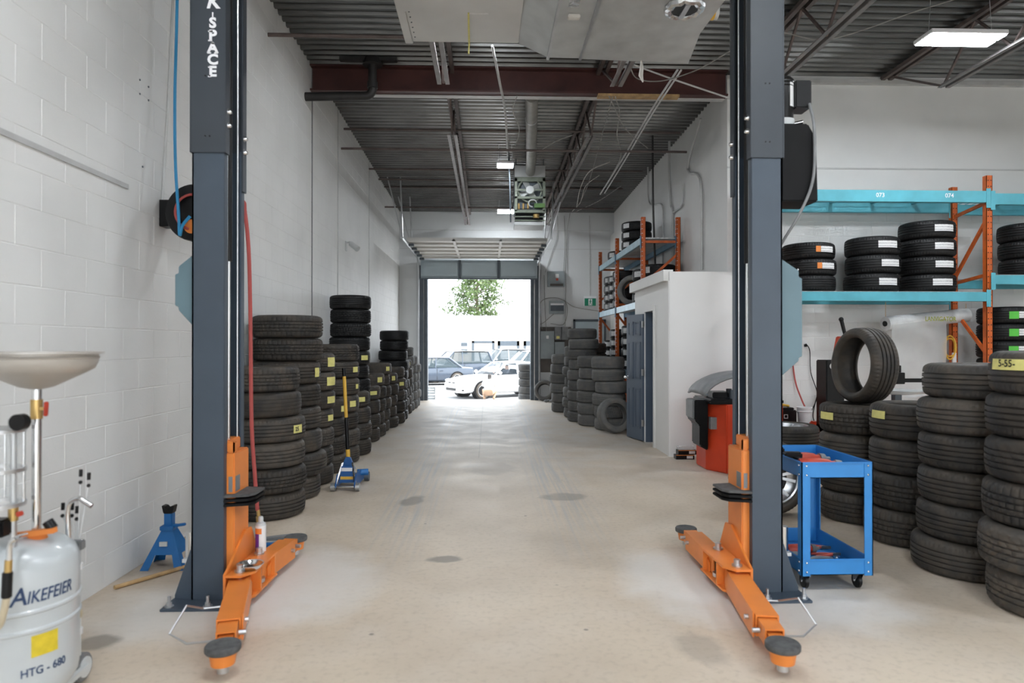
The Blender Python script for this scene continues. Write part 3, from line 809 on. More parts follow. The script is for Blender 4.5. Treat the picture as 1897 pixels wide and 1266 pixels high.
# ================================================================ the two lift posts
def lift_post(s):
    "s = -1 left, +1 right"
    Xi = -1.535 if s < 0 else 1.578; dr = -s                       # inner face, and the way to the aisle
    Y0 = 4.03; D = .33; Wd = .185
    X = lambda u: Xi + dr * u
    lab = 'dark blue lift post with white lettering and orange arms, by the left wall' if s < 0 else 'dark blue lift post carrying the black motor and orange arms, right of aisle'
    t = thing('lift_post', lab, 'car lift', (Xi, Y0 + D / 2, 0), 'the two posts of the car lift')
    def bx(m, u0, u1, y0, y1, z0, z1):
        a, b = X(u0), X(u1); return m.box(min(a, b), max(a, b), y0, y1, z0, z1)
    def chan(u0, y0, y1, z0, z1, th):
        m = MB()
        bx(m, u0, u0 + th, y0, y1, z0, z1); bx(m, u0, 0, y0, y0 + th, z0, z1); bx(m, u0, 0, y1 - th, y1, z0, z1)
        bx(m, -th, .0, y0 + th, y0 + .055, z0, z1); bx(m, -th, 0, y1 - .055, y1 - th, z0, z1)
        return m
    chan(-Wd, Y0, Y0 + D, .016, 2.70, .012).build('column', SLATE, t, smooth=False, bev=.002)
    m = MB(); g = .010
    bx(m, -Wd - g, -Wd, Y0 - g, Y0 + D + g, 2.615, 4.0); bx(m, -Wd, .004, Y0 - g, Y0, 2.615, 4.0); bx(m, -Wd, .004, Y0 + D, Y0 + D + g, 2.615, 4.0)
    bx(m, .0, g, Y0 - g, Y0 + .055, 2.615, 4.0); bx(m, .0, g, Y0 + D - .055, Y0 + D + g, 2.45, 4.0)
    m.build('column_extension', SLATED, t, smooth=False, bev=.002)
    for y_ in (Y0 + .035, Y0 + D - .03):
        for z in ((2.785, 2.865) if y_ < 4.2 else (2.70, 2.785)):
            m = MB(); m.lathe([(0, .02), (.010, .018), (.014, .010), (.015, 0)], n=12, axis='x'); m.cyl((0, 0, 0), (-.004, 0, 0), .021, n=14)
            if dr < 0: m.v = [(-a, b, c) for a, b, c in m.v]
            m.v = [(a + X(.011), b + y_, c + z) for a, b, c in m.v]; m.build('dome_nut', CHROME, t)
    for z in (2.71, 3.06):
        for du in (-.105, -.08):
            m = MB(); m.cyl((X(du), Y0 - g - .003, z), (X(du), Y0 - g, z), .005, n=10); m.build('screw', BLACK, t)
    # rolling carriage
    m = MB(); bx(m, -.10, .045, Y0 + .045, Y0 + .285, .10, .86); bx(m, -.10, .0, Y0 + .06, Y0 + .27, .86, .93)
    bx(m, .03, .045, Y0 + .045, Y0 + .095, .86, .925); bx(m, .0, .045, Y0 + .045, Y0 + .06, .86, .925)
    car = m.build('carriage', ORANGE, t, smooth=False, bev=.006)
    m = MB(); bx(m, .045, .047, Y0 + .06, Y0 + .13, .63, .72); m.build('rating_plate', GREY, car, smooth=False)
    m = MB()
    m2 = MB(); bx(m2, .012, .034, Y0 + .042, Y0 + .046, .63, .72); m2.build('rating_plate', GREY, car, smooth=False)
    # layered rubber door bumper
    bmp = None
    for k in range(3):
        z = .552 + k * .026
        m = MB()
        pts = [(X(-.002), Y0 - .005), (X(.13), Y0 + .03), (X(.16), Y0 + .08), (X(.16), Y0 + .24), (X(-.002), Y0 + .27)]
        m.prism(pts, z, z + .015, 'z'); o = m.build('door_bumper', BLACKM if k < 2 else PADR, t, smooth=False, bev=.003)
    # lifting rod, chain, equaliser cables
    MB().cyl((X(-.03), Y0 + .15, .93), (X(-.03), Y0 + .15, 2.0), .011, n=12).build('cylinder_rod', CHROME, t)
    MB().cyl((X(-.03), Y0 + .15, 2.0), (X(-.03), Y0 + .15, 3.95), .02, n=14).build('cylinder_tube', BLACK, t)
    for y_ in (Y0 + .075, Y0 + .245):
        MB().cyl((X(-.012), y_, .5), (X(-.012), y_, 3.98), .0055, n=8).build('steel_cable', ZINC, t)
    # foot
    m = MB(); bx(m, -.30, .06, Y0 - .14, Y0 + D + .10, 0, .016); m.build('base_plate', SLATE, t, smooth=False, bev=.003)
    for yy in (Y0 + .02, Y0 + D - .03):
        m = MB(); a, b, c = (X(-Wd), .016), (X(-Wd - .10), .016), (X(-Wd), .30)
        m.prism([a, b, (X(-Wd - .10), .04), (X(-Wd - .012), .30), c], yy - .006, yy + .006, 'y'); m.build('gusset', SLATE, t, smooth=False)
    for u, yy in ((-.265, Y0 - .10), (-.05, Y0 - .10), (-.265, Y0 + D + .06), (-.05, Y0 + D + .06)):
        m = MB(); m.cyl((X(u), yy, .016), (X(u), yy, .021), .025, n=16); m.cyl((X(u), yy, .021), (X(u), yy, .040), .016, n=6); m.cyl((X(u), yy, .04), (X(u), yy, .075), .009, n=10)
        m.build('anchor_bolt', ZINC, t)
    # lock housing on the outer side
    m = MB()
    z0, z1, du = (1.60, 2.03, .11) if s < 0 else (1.30, 2.02, .135)
    pts = [(X(-Wd), z0), (X(-Wd - du + .02), z0 + .10), (X(-Wd - du + .02), z0 + .12), (X(-Wd - du), z0 + .125), (X(-Wd - du), z1 - .12), (X(-Wd - du + .02), z1 - .115), (X(-Wd - du + .02), z1 - .075), (X(-Wd), z1)]
    m.prism(pts, Y0 + .03, Y0 + .27, 'y'); lk = m.build('lock_cover', SLATE2, t, smooth=False, bev=.004)
    if s > 0: MB().cyl((X(-Wd - du + .01), Y0 + .15, z1 - .09), (X(-Wd - du - .03), Y0 + .15, z1 - .055), .008, n=10).build('release_lever', CHROME, lk)
    # cable pulley low on the outer side
    m = MB(); m.cyl((X(-Wd - .045), Y0 + .10, .235), (X(-Wd - .045), Y0 + .10, .385), .03, n=18); pu = m.build('guide_roller', CHROME, t)
    m = MB(); bx(m, -Wd - .075, -Wd, Y0 + .05, Y0 + .16, .215, .235); m.build('roller_bracket', LGREY, pu, smooth=False)
    # ---- yoke
    yk = MB()
    m = MB(); m.prism([(Y0 - .13, .04), (Y0 + .40, .04), (Y0 + .40, .20), (Y0 + .30, .36), (Y0 + .20, .37), (Y0 - .05, .235), (Y0 - .13, .20)], X(.045), X(.060), 'x'); yoke = m.build('yoke_side_plate', ORANGE, t, smooth=False, bev=.003)
    top = [(X(.06), Y0 - .13), (X(.145), Y0 - .13), (X(.20), Y0 - .05), (X(.21), Y0 + .33), (X(.06), Y0 + .40)]
    for z in (.182, .045):
        m = MB(); m.prism(top, z, z + .014, 'z'); m.build('yoke_plate', ORANGE, yoke, smooth=False, bev=.002)
    for yy in (Y0 + .03, Y0 + .29):
        m = MB(); bx(m, .06, .205, yy, yy + .014, .059, .182); m.build('yoke_web', ORANGE, yoke, smooth=False)
    m = MB(); m.cyl((X(.13), Y0 + .16, .062), (X(.13), Y0 + .16, .182), .02, n=14); m.cyl((X(.13), Y0 + .16, .062), (X(.13), Y0 + .16, .085), .055, n=24); m.build('arm_gear', ZINC, yoke)
    # ---- two telescoping arms
    if s < 0: ends = ((-1.195, 3.131), (-1.354, 4.872))
    else: ends = ((1.337, 3.059), (1.463, 5.002))
    for k, (ex, ey) in enumerate(ends):
        pv = Vector((X(.115), Y0 - .06 if k == 0 else Y0 + .27, .115)); e = Vector((ex, ey, .115)); d = (e - pv).normalized(); Ln = (e - pv).length
        sd = Vector((-d.y, d.x, 0))
        def P(a, b, z): return (pv.x + d.x * a + sd.x * b, pv.y + d.y * a + sd.y * b, z)
        def hollow(m, a0, a1, w_, z0, z1, th=.008):
            for (b0, b1, c0, c1) in ((-w_, w_, z0, z0 + th), (-w_, w_, z1 - th, z1), (-w_, -w_ + th, z0 + th, z1 - th), (w_ - th, w_, z0 + th, z1 - th)):
                vs_ = [P(a, b, c) for a in (a0, a1) for b, c in ((b0, c0), (b1, c0), (b1, c1), (b0, c1))]
                m.add(vs_, [(3, 2, 1, 0), (4, 5, 6, 7), (0, 1, 5, 4), (1, 2, 6, 5), (2, 3, 7, 6), (3, 0, 4, 7)])
            return m
        oa = hollow(MB(), -.08, Ln * .72, .056, .062, .166).build('swing_arm', ORANGE, t, smooth=False)
        hollow(MB(), Ln * .40, Ln * .86, .045, .070, .152).build('arm_extension', ORANGE, oa, smooth=False)
        hollow(MB(), Ln * .70, Ln * .93, .034, .074, .132).build('arm_inner_extension', ORANGE, oa, smooth=False)
        # stiffening rail with a bright worn edge along the outside of the arm
        b_ = .060 * (1 if (s < 0) == (k == 1) else -1) * (1)
        bs = -1 if (sd.x * dr) < 0 else 1
        m = MB(); q = [P(-.02, bs * .058, .05), P(Ln * .70, bs * .058, .05), P(Ln * .70, bs * .058, .176), P(.10, bs * .058, .176), P(-.02, bs * .058, .12)]
        q2 = [P(-.02, bs * .066, .05), P(Ln * .70, bs * .066, .05), P(Ln * .70, bs * .066, .176), P(.10, bs * .066, .176), P(-.02, bs * .066, .12)]
        m.add(q + q2, [(0, 1, 2, 3, 4), (9, 8, 7, 6, 5)] + [(i, 5 + i, 5 + (i + 1) % 5, (i + 1) % 5) for i in range(5)]); m.build('arm_side_rail', ORANGE, oa, smooth=False)
        for a in (Ln * .60, Ln * .78):
            m = MB(); m.cyl(P(a, bs * .05, .115), P(a, bs * .085, .115), .012, n=10); m.build('arm_bolt', ZINC, oa)
        m = MB(); m.cyl((pv.x, pv.y, .04), (pv.x, pv.y, .235), .019, n=14); m.cyl((pv.x, pv.y, .196), (pv.x, pv.y, .206), .03, n=16); m.build('pivot_pin', ZINC, oa)
        m = MB(); m.cyl((ex, ey, .058), (ex, ey, .113), .052, .060, 24); m.build('pad_socket', ORANGE, oa)
        m = MB(); m.cyl((ex, ey, .02), (ex, ey, .125), .026, n=14); m.build('pad_screw', ZINC, oa)
        m = MB(); m.lathe([(0, .112), (.055, .112), (.074, .116), (.078, .122), (.078, .140), (.073, .147), (.04, .145), (0, .145)], (ex, ey, 0), 32); m.build('lift_pad', PADR, oa)
        # bent wire toe guard
        o_ = -bs
        a0, a1 = Ln * .30, Ln * .70
        if k == 0: pts = [P(a0, o_ * .06, .10), P(a0, o_ * .16, .10), P((a0 + a1) / 2 - .04, o_ * .22, .17), P((a0 + a1) / 2 + .02, o_ * .29, .06), P(a1 - .08, o_ * .20, .03), P(a1, o_ * .06, .06)]
        else: pts = [P(a0, o_ * .06, .10), P(a0, o_ * .16, .10), P((a0 + a1) / 2, o_ * .22, .17), P(a1 - .05, o_ * .18, .09), P(a1, o_ * .06, .09)]
        MB().tube(pts, .006, 8).build('toe_guard', ZINC, oa)
    if s < 0:
        yf = Y0 - g - .0015
        px = 394
        for ch, py, sz in (('K', 4, .110), ('S', 43, .082), ('P', 66, .082), ('A', 89, .082), ('C', 111, .082), ('E', 133, .082)):
            p = at_y(px, py, yf)
            o = text('letter', ch, sz, LETTER, t, p, (PI / 2, 0, 0), off=.0035, ext=.0006, sx=1.05, shear=(.25 if ch == 'K' else 0))
        for py, a, b in ((58, -8.5, 0), (75, -8.5, -1), (98, -10, -3), (98, 3, 10), (80.5, -3, 3), (124.5, -8.5, -3), (141.5, -8.5, -3), (27, -1.2, 1.2), (24, -1.2, 1.2), (30, -1.2, 1.2)):
            p0 = at_y(px + a, py, yf); p1 = at_y(px + b, py, yf)
            MB().box(p0.x, p1.x, yf - .0006, yf + .0006, p0.z - .004, p0.z + .004).build('letter_serif', LETTER, t, smooth=False)
    else:
        # hydraulic power unit on the outer side
        ym = Y0 + .14; xm = X(-Wd - .065)
        m = MB(); m.lathe([(0, 3.15), (.045, 3.15), (.058, 3.14), (.062, 3.12), (.062, 2.90), (.055, 2.885), (0, 2.885)], (xm, ym, 0), 28); mo = m.build('pump_motor', BLACK, t)
        m = MB()
        for i in range(3): m.lathe([(.0625, 3.135 - i * .02), (.066, 3.13 - i * .02), (.0625, 3.125 - i * .02)], (xm, ym, 0), 28)
        m.build('motor_ribs', BLACK, mo)
        n = 8; m = MB(); vs_ = []
        for z in (2.96, 3.11):
            for i in range(n): a = -1.25 + 1.0 * i / (n - 1); vs_.append((xm + .0638 * math.cos(a), ym + .0638 * math.sin(a), z))
        m.add(vs_, [(i, i + 1, n + i + 1, n + i) for i in range(n - 1)]); m.build('motor_label', PAPER, mo)
        MB().box(xm + .055, xm + .155, ym - .06, ym + .07, 2.95, 3.12).build('capacitor_box', BLACK, mo, smooth=False, bev=.006)
        MB().cyl((xm, ym, 2.845), (xm, ym, 2.887), .068, n=24).build('pump_block', LGREY, t)
        MB().cyl((xm + .06, ym - .03, 2.86), (xm + .105, ym - .05, 2.865), .012, n=10).build('hose_fitting', CHROME, t)
        m = MB(); m.prism([(X(-Wd), 2.36), (X(-Wd) + .225, 2.36), (X(-Wd) + .215, 2.74), (X(-Wd) + .165, 2.83), (X(-Wd) + .01, 2.83), (X(-Wd), 2.80)], ym - .13, ym + .12, 'y'); m.build('oil_tank', BLACKM, t, smooth=False, bev=.008)
        for z in (3.0, 3.11, 2.70): MB().box(X(-Wd), X(-Wd) + .02, ym - .05, ym + .05, z - .02, z + .02).build('motor_bracket', SLATED, t, smooth=False)
        pts = [(xm + .135, ym - .07, 2.97), (xm + .13, ym - .14, 2.80), (xm + .12, ym - .15, 2.5), (xm + .05, ym - .14, 2.3), (xm - .02, ym - .08, 2.15), (xm - .06, ym - .02, 2.05)]
        MB().tube(spline(pts), .009, 8).build('power_cable', GREY, t)
    return t
post_l = lift_post(-1); post_r = lift_post(1)

# spray can and steel dish on the left lift's yoke
p = at_y(472, 1037, 4.03)
t = thing('magnetic_tray', 'round shiny steel parts dish on the orange yoke of left lift', 'dish', (-1.385, 4.03, .197))
m = MB(); m.lathe([(0, .197), (.05, .197), (.058, .203), (.074, .222), (.078, .222), (.076, .219), (.06, .199), (.052, .2), (0, .2)], (-1.385, 4.03, 0), 32); m.build('dish', CHROME, t)
m = MB(); m.lathe([(.072, .2225), (.079, .2245), (.079, .221)], (-1.385, 4.03, 0), 32); m.build('rim', CHROME, t)
t = thing('spray_can', 'purple and white aerosol can standing on left lift arm', 'spray can', (-1.43, 4.36, .197))
m = MB(); m.cyl((-1.43, 4.36, .197), (-1.43, 4.36, .36), .032, n=24); m.build('body', WHITE, t)
n = 14; m = MB(); vs_ = []
for z in (.20, .34):
    for i in range(n): a = PI * .95 + 1.7 * i / (n - 1); vs_.append((-1.43 + .0325 * math.cos(a), 4.36 + .0325 * math.sin(a), z))
m.add(vs_, [(i, i + 1, n + i + 1, n + i) for i in range(n - 1)]); lb = m.build('purple_label', PURPLE, t)
m = MB(); vs_ = []
for z in (.31, .345):
    for i in range(n): a = PI * .95 + 2.2 * i / (n - 1); vs_.append((-1.43 + .0329 * math.cos(a), 4.36 + .0329 * math.sin(a), z))
m.add(vs_, [(i, i + 1, n + i + 1, n + i) for i in range(n - 1)]); m.build('orange_band', ORSTK, lb)
m = MB(); m.lathe([(.032, .36), (.028, .375), (.016, .38), (.016, .405), (.012, .415), (0, .417)], (-1.43, 4.36, 0), 20); m.build('cap', LGREY, t)
# ================================================================ pallet racks
def rack_post(m, x, y, z1, w_=.078, d=.07):
    m.box(x - w_ / 2, x + w_ / 2, y - d / 2, y - d / 2 + .006, 0, z1)
    m.box(x - w_ / 2, x - w_ / 2 + .006, y - d / 2, y + d / 2, 0, z1); m.box(x + w_ / 2 - .006, x + w_ / 2, y - d / 2, y + d / 2, 0, z1)
    return m
def wire_deck(x0, x1, y0, y1, z, mt, parent, st=.10):
    m = MB(); x = x0 + .03
    while x < x1: m.box(x - .003, x + .003, y0, y1, z, z + .006); x += st
    y = y0 + .02
    while y < y1: m.box(x0, x1, y - .003, y + .003, z + .006, z + .011); y += st
    # the front edge turned down in a waterfall
    for x in [x0 + .03 + i * st for i in range(int((x1 - x0) / st))]: m.box(x - .003, x + .003, y0 - .006, y0, z - .03, z + .006)
    return m.build('wire_deck', mt, parent, smooth=False)
yf_, yb_ = 8.42, 9.06
rk = thing('pallet_rack', 'orange and sky blue pallet rack along the back wall of the right bay', 'rack', (6.3, 8.7, 0))
for x in (3.50, 6.32, 9.1):
    for y in (yf_, yb_):
        up = rack_post(MB(), x, y, 3.63).build('upright', RACKO, rk, smooth=False)
        m = MB(); z = .3
        while z < 3.6:
            for dx in (-.018, .018): m.cyl((x + dx, y - .0375, z), (x + dx, y - .034, z), .0075, n=8)
            z += .076
        m.build('slot_holes', BLACK, up, smooth=False)
        m = MB(); m.box(x - .06, x + .06, y - .06, y + .06, 0, .008); m.build('foot_plate', RACKO, up, smooth=False)
    for za, zb in ((2.32, 2.38), (3.22, 3.30), (1.15, 1.15), (.35, .35)): MB().bar((x, yb_, za), (x, yf_, zb), .03, .04).build('brace', RACKO, rk, smooth=False)
    for za, zb in ((2.36, 3.10), (1.98, 1.36), (1.1, .4)): MB().bar((x, yb_, za), (x, yf_, zb), .03, .04).build('brace', RACKO, rk, smooth=False)
for x0, x1, lv in ((3.50, 6.32, ((3.43, .145), (2.155, .115))), (6.32, 9.1, ((3.40, .14), (2.37, .115), (.2, .12)))):
    for zt, h in lv:
        for y, mt in ((yf_, RACKB), (yb_, RACKB)):
            yy = y - .055 if y == yf_ else y + .0
            b_ = MB().box(x0 + .04, x1 - .04, yy, yy + .045, zt - h, zt).box(x0 + .04, x1 - .04, yy + .045, yy + .06, zt - h, zt - h + .02).build('beam', mt, rk, smooth=False, bev=.003)
            for xx in (x0, x1):
                s = 1 if xx == x0 else -1
                MB().box(min(xx + s * .002, xx + s * .058), max(xx + s * .002, xx + s * .058), yy - .006, yy - .0005, zt - h - .07, zt + .03).build('beam_connector', mt, b_, smooth=False)
            if y == yf_ and x0 < 4 and zt > 3:
                for tx, px in (('073', 1631), ('074', 1759)):
                    p = at_y(px, 367, yy - .001); text('bay_number', tx, .075, LETTER, b_, (p.x, yy - .001, zt - h * .45), (PI / 2, 0, 0), off=.001, ext=.0005)
        wire_deck(x0 + .05, x1 - .05, yf_ - .02, yb_ + .02, zt, RACKB if zt > 3 else ZINC, rk)
        for k in range(1, 5):
            xx = x0 + (x1 - x0) * k / 5; MB().box(xx - .02, xx + .02, yf_ - .01, yb_, zt - .03, zt - .002).build('deck_support', RACKB, rk, smooth=False)
def rstack(px, Y, z0, n, D, W, desc, stick, pat=0, mt=None):
    x = at_y(px, 500, Y).x
    for k in range(n):
        nm = {0: 'bottom', n - 1: 'top'}.get(k, ORD[k] + ' from bottom')
        o = tire(x + random.uniform(-.012, .012), Y + random.uniform(-.01, .01), z0 + k * W * 1.003, D * .98, W, pat, mt or RUBBERN, f'{nm} new tire, {desc}', 'new tires on the blue rack')
        s = stick(k) if stick else None
        if s == 'w': tape(o, random.uniform(.58, .72), .80, -.035, .048, STICKER, 'paper_sticker')
        elif s == 'o':
            tape(o, .78, .60, -.03, .05, STICKER, 'paper_sticker'); tape(o, .38, .18, -.03, .05, ORSTK, 'orange_sticker')
        elif s == 'g':
            tape(o, .62, .34, -.04, .045, STICKER, 'paper_sticker'); tape(o, .28, .32, -.05, .045, LIME, 'green_sticker')
ZS = 2.167
rstack(1498, 8.74, ZS, 3, .66, .208, 'rack stack beside the motor with orange stickers', lambda k: 'o' if k > 0 else None)
rstack(1615, 8.74, ZS, 3, .67, .236, 'middle rack stack of three with white stickers', lambda k: 'w')
rstack(1717, 8.74, ZS, 4, .67, .228, 'tall rack stack of four beside orange uprights', lambda k: 'w')
rstack(1902, 8.76, 2.383, 3, .66, .228, 'rack stack right of the orange uprights, upper shelf', None)
rstack(1862, 8.78, .212, 8, .66, .221, 'dark stack behind lower orange uprights', lambda k: 'g' if k >= 5 else None)

# ---- corridor rack
cx0, cx1 = 2.60, 3.19
rk2 = thing('pallet_rack', 'tall orange and pale blue rack behind the white office box', 'rack', (2.9, 13.5, 0))
cy = (11.36, 13.66, 15.72)
for y in cy:
    for x in (cx0, cx1):
        m = MB(); w_ = .07
        m.box(x - w_ / 2, x + w_ / 2, y - .035, y - .029, 0, 3.63); m.box(x - w_ / 2, x - w_ / 2 + .006, y - .035, y + .035, 0, 3.63); m.box(x + w_ / 2 - .006, x + w_ / 2, y - .035, y + .035, 0, 3.63)
        up = m.build('upright', RACKO, rk2, smooth=False)
        m = MB(); z = 1.0
        while z < 3.6: m.cyl((x - .0375, y, z), (x - .034, y, z), .008, n=8); m.cyl((x - .022, y - .0375, z), (x - .022, y - .034, z), .007, n=8); z += .076
        m.build('slot_holes', LETTER, up, smooth=False)
    for z in (3.22, 2.3, 1.1, .3): MB().bar((cx0, y, z), (cx1, y, z), .03, .04).build('brace', RACKO, rk2, smooth=False)
    for za, zb in ((2.50, 3.02), (1.35, 2.1)):
        MB().bar((cx0 if za > 2 else cx1, y, za), (cx1 if za > 2 else cx0, y, zb), .03, .04).build('brace', RACKO, rk2, smooth=False)
for y0, y1 in zip(cy, cy[1:]):
    for zt in (3.30, 2.235, 1.02):
        for x in (cx0, cx1):
            b_ = MB().box(x - .03, x + .02, y0 + .035, y1 - .035, zt - .115, zt).build('beam', RACKS if x == cx0 else RACKD, rk2, smooth=False, bev=.003)
            for yy in (y0, y1):
                s = 1 if yy == y0 else -1
                MB().box(x - .042, x - .036, min(yy - s * .02, yy + s * .05), max(yy - s * .02, yy + s * .05), zt - .19, zt + .02).build('beam_connector', RACKD, b_, smooth=False)
        n = 8
        for k in range(n):
            a = cx0 + .02 + (cx1 - cx0 - .04) * k / n; bb = cx0 + .02 + (cx1 - cx0 - .04) * (k + 1) / n - .006
            MB().box(a, bb, y0 + .03, y1 - .03, zt - .025, zt - .005).build('deck_board', GALV, rk2, smooth=False)
G2 = 'new tires on the corridor rack'
def cstack(x, y, z0, n, D, W, desc, st=True):
    for k in range(n):
        nm = {0: 'bottom', n - 1: 'top'}.get(k, ORD[k] + ' from bottom')
        if n == 1: nm = 'single'
        o = tire(x, y, z0 + k * W * 1.003, D, W, 0, RUBBERN, f'{nm} tire, {desc}', G2)
        if st: tape(o, -.75, .5, -.05, .06, STICKER, 'paper_sticker')
cstack(2.86, 13.05, 3.30, 3, .58, .178, 'pile on top level at the middle orange upright')
cstack(2.86, 14.62, 3.30, 1, .56, .19, 'on the top level at the far end')
cstack(2.88, 15.30, 2.235, 4, .54, .195, 'stack on middle level at the far end')
cstack(2.86, 14.70, 2.235, 4, .52, .185, 'second stack from the far end, middle level')
cstack(2.86, 14.10, 2.235, 4, .54, .195, 'third stack from the far end, middle level')
cstack(2.92, 12.30, 2.235, 3, .60, .205, 'middle level stack behind the leaning tire')
cstack(2.95, 11.72, 2.235, 3, .60, .21, 'middle level stack above the office roof edge')
o = standing(2.80, 13.10, 2.235 + .30, .60, .2, 3, RUBBERG, (-.45, -.8, .1), 'grey tire standing on edge on the corridor rack middle level', G2)
cstack(2.86, 15.25, 1.02, 3, .52, .19, 'lower level stack at the far end')
cstack(2.86, 14.55, 1.02, 4, .50, .20, 'second lower level stack from the far end')
cstack(2.88, 13.22, 1.02, 4, .56, .21, 'lower level stack right of the middle upright')
cstack(2.88, 12.58, 1.02, 4, .56, .21, 'lower level stack beside the open slate door')

# ================================================================ things on the right
# ---- wheel balancer
t = thing('wheel_balancer', 'red wheel balancer with a grey hood beside the white office', 'wheel balancer', (2.95, 8.1, 0))
m = MB(); m.prism([(2.60, 8.08), (2.76, 7.80), (3.42, 7.80), (3.42, 8.45), (2.60, 8.45)], 0, .80, 'z'); m.build('cabinet', RED, t, smooth=False, bev=.012)
m = MB(); m.box(2.90, 3.42, 7.68, 7.80, 0, .14); m.build('foot', RED, t, smooth=False, bev=.008)
m = MB(); m.box(2.86, 3.3, 7.66, 7.72, .14, .19); m.build('pedal', BLACK, t, smooth=False, bev=.008)
m = MB(); m.box(2.57, 3.44, 7.82, 8.48, .80, .86); tr = m.build('weight_tray', BLACK, t, smooth=False, bev=.015)
m = MB(); m.box(2.66, 2.9, 8.0, 8.3, .86, .93); m.build('tray_ridge', BLACK, tr, smooth=False, bev=.01)
rr = random.Random(3)
for k in range(7):
    x, y = rr.uniform(2.80, 3.05), rr.uniform(7.95, 8.3); MB().cyl((x, y, .86), (x, y, .90 + rr.uniform(0, .07)), rr.uniform(.02, .045), n=12).build('balancing_cone', (BLACK, BRASS, DARKFR, STANDB)[k % 4], tr)
m = MB(); m.prism([(2.50, .30), (2.60, .24), (2.60, .84), (2.44, .84), (2.44, .60), (2.50, .54)], 7.98, 8.30, 'y'); m.build('side_pocket', BLACK, t, smooth=False, bev=.012)
MB().box(2.42, 2.46, 8.0, 8.28, .62, .84).build('gauge_arm', GREY, t, smooth=False, bev=.01)
MB().box(2.615, 2.70, 7.93, 8.02, .50, .64).build('rating_label', GREY, t, smooth=False)
m = MB(); m.cyl((3.02, 7.80, .68), (3.02, 7.55, .68), .022, n=16); m.cyl((3.02, 7.80, .68), (3.02, 7.77, .68), .075, .085, 24); m.cyl((3.02, 7.70, .68), (3.02, 7.66, .68), .05, .05, 20); m.build('spindle', DARKFR, t)
# curved hood: a swept shell hinged at the back
m = MB(); vs_ = []; n = 13; k = 5
for j in range(k):
    for i in range(n):
        a = R(172) - R(120) * i / (n - 1); rr_ = .44 + .02 * math.sin(j / (k - 1) * PI)
        vs_.append((3.02 + rr_ * 1.25 * math.cos(a), 7.72 + .17 * j, .86 + rr_ * .66 * math.sin(a) + .03 * math.sin(j * PI / (k - 1)) - .0 * j))
m.add(vs_, [(j * n + i, j * n + i + 1, (j + 1) * n + i + 1, (j + 1) * n + i) for j in range(k - 1) for i in range(n - 1)])
hd = m.build('hood', GREY, t)
sm = hd.modifiers.new('thick', 'SOLIDIFY'); sm.thickness = .02
MB().tube([(2.50, 7.72, .925), (2.50, 8.40, .925)], .014, 8).build('hood_lip', DARKFR, hd)
# ---- little boxes by the office corner
p = at_z(1270, 852)
for k, (nm, dx, z, mt, mt2) in enumerate((('orange striped black carton at the bottom by the office corner', 0, 0, BLACK, ORSTK), ('orange striped black carton stacked on another by the office corner', .03, .062, BLACK, ORSTK))):
    b_ = thing('carton', nm, 'box', (p.x + dx, 8.86, z), 'small cartons by the office corner')
    MB().box(p.x + dx - .12, p.x + dx + .12, 8.80, 8.92, z, z + .058).build('box', mt, b_, smooth=False, bev=.002)
    MB().box(p.x + dx + .02, p.x + dx + .10, 8.797, 8.80, z + .012, z + .046).build('paper_label', PAPER, b_, smooth=False)
    MB().box(p.x + dx - .12, p.x + dx + .12, 8.7985, 8.80, z + .05, z + .058).build('orange_stripe', ORSTK, b_, smooth=False)
m = MB(); m.box(p.x - .08, p.x + .12, 8.81, 8.92, .122, .165); whole('clear_box', m, FILM, 'clear plastic box on the two black cartons by the office', 'box', smooth=False, bev=.004)

# ---- blue tool cart
cxa, cxb, cya, cyb = 1.895, 2.325, 4.06, 4.76
t = thing('service_cart', 'blue two-tray service cart on casters right of the lift post', 'cart', ((cxa + cxb) / 2, (cya + cyb) / 2, 0))
def tray(z0, z1, nm):
    m = MB(); th = .006
    m.box(cxa, cxb, cya, cyb, z0, z0 + th); m.box(cxa, cxb, cya, cya + th, z0, z1); m.box(cxa, cxb, cyb - th, cyb, z0, z1); m.box(cxa, cxa + th, cya, cyb, z0, z1); m.box(cxb - th, cxb, cya, cyb, z0, z1)
    o = m.build(nm, CART, t, smooth=False, bev=.0015)
    for a, b, c, d in ((cxa, cxb, cya - .006, cya + .004), (cxa, cxb, cyb - .004, cyb + .006), (cxa - .006, cxa + .004, cya, cyb), (cxb - .004, cxb + .006, cya, cyb)):
        MB().box(a, b, c, d, z1 - .008, z1 + .002).build('rolled_edge', CART, o, smooth=False, bev=.003)
    return o
tray(.69, .785, 'top_tray'); tray(.105, .20, 'bottom_tray')
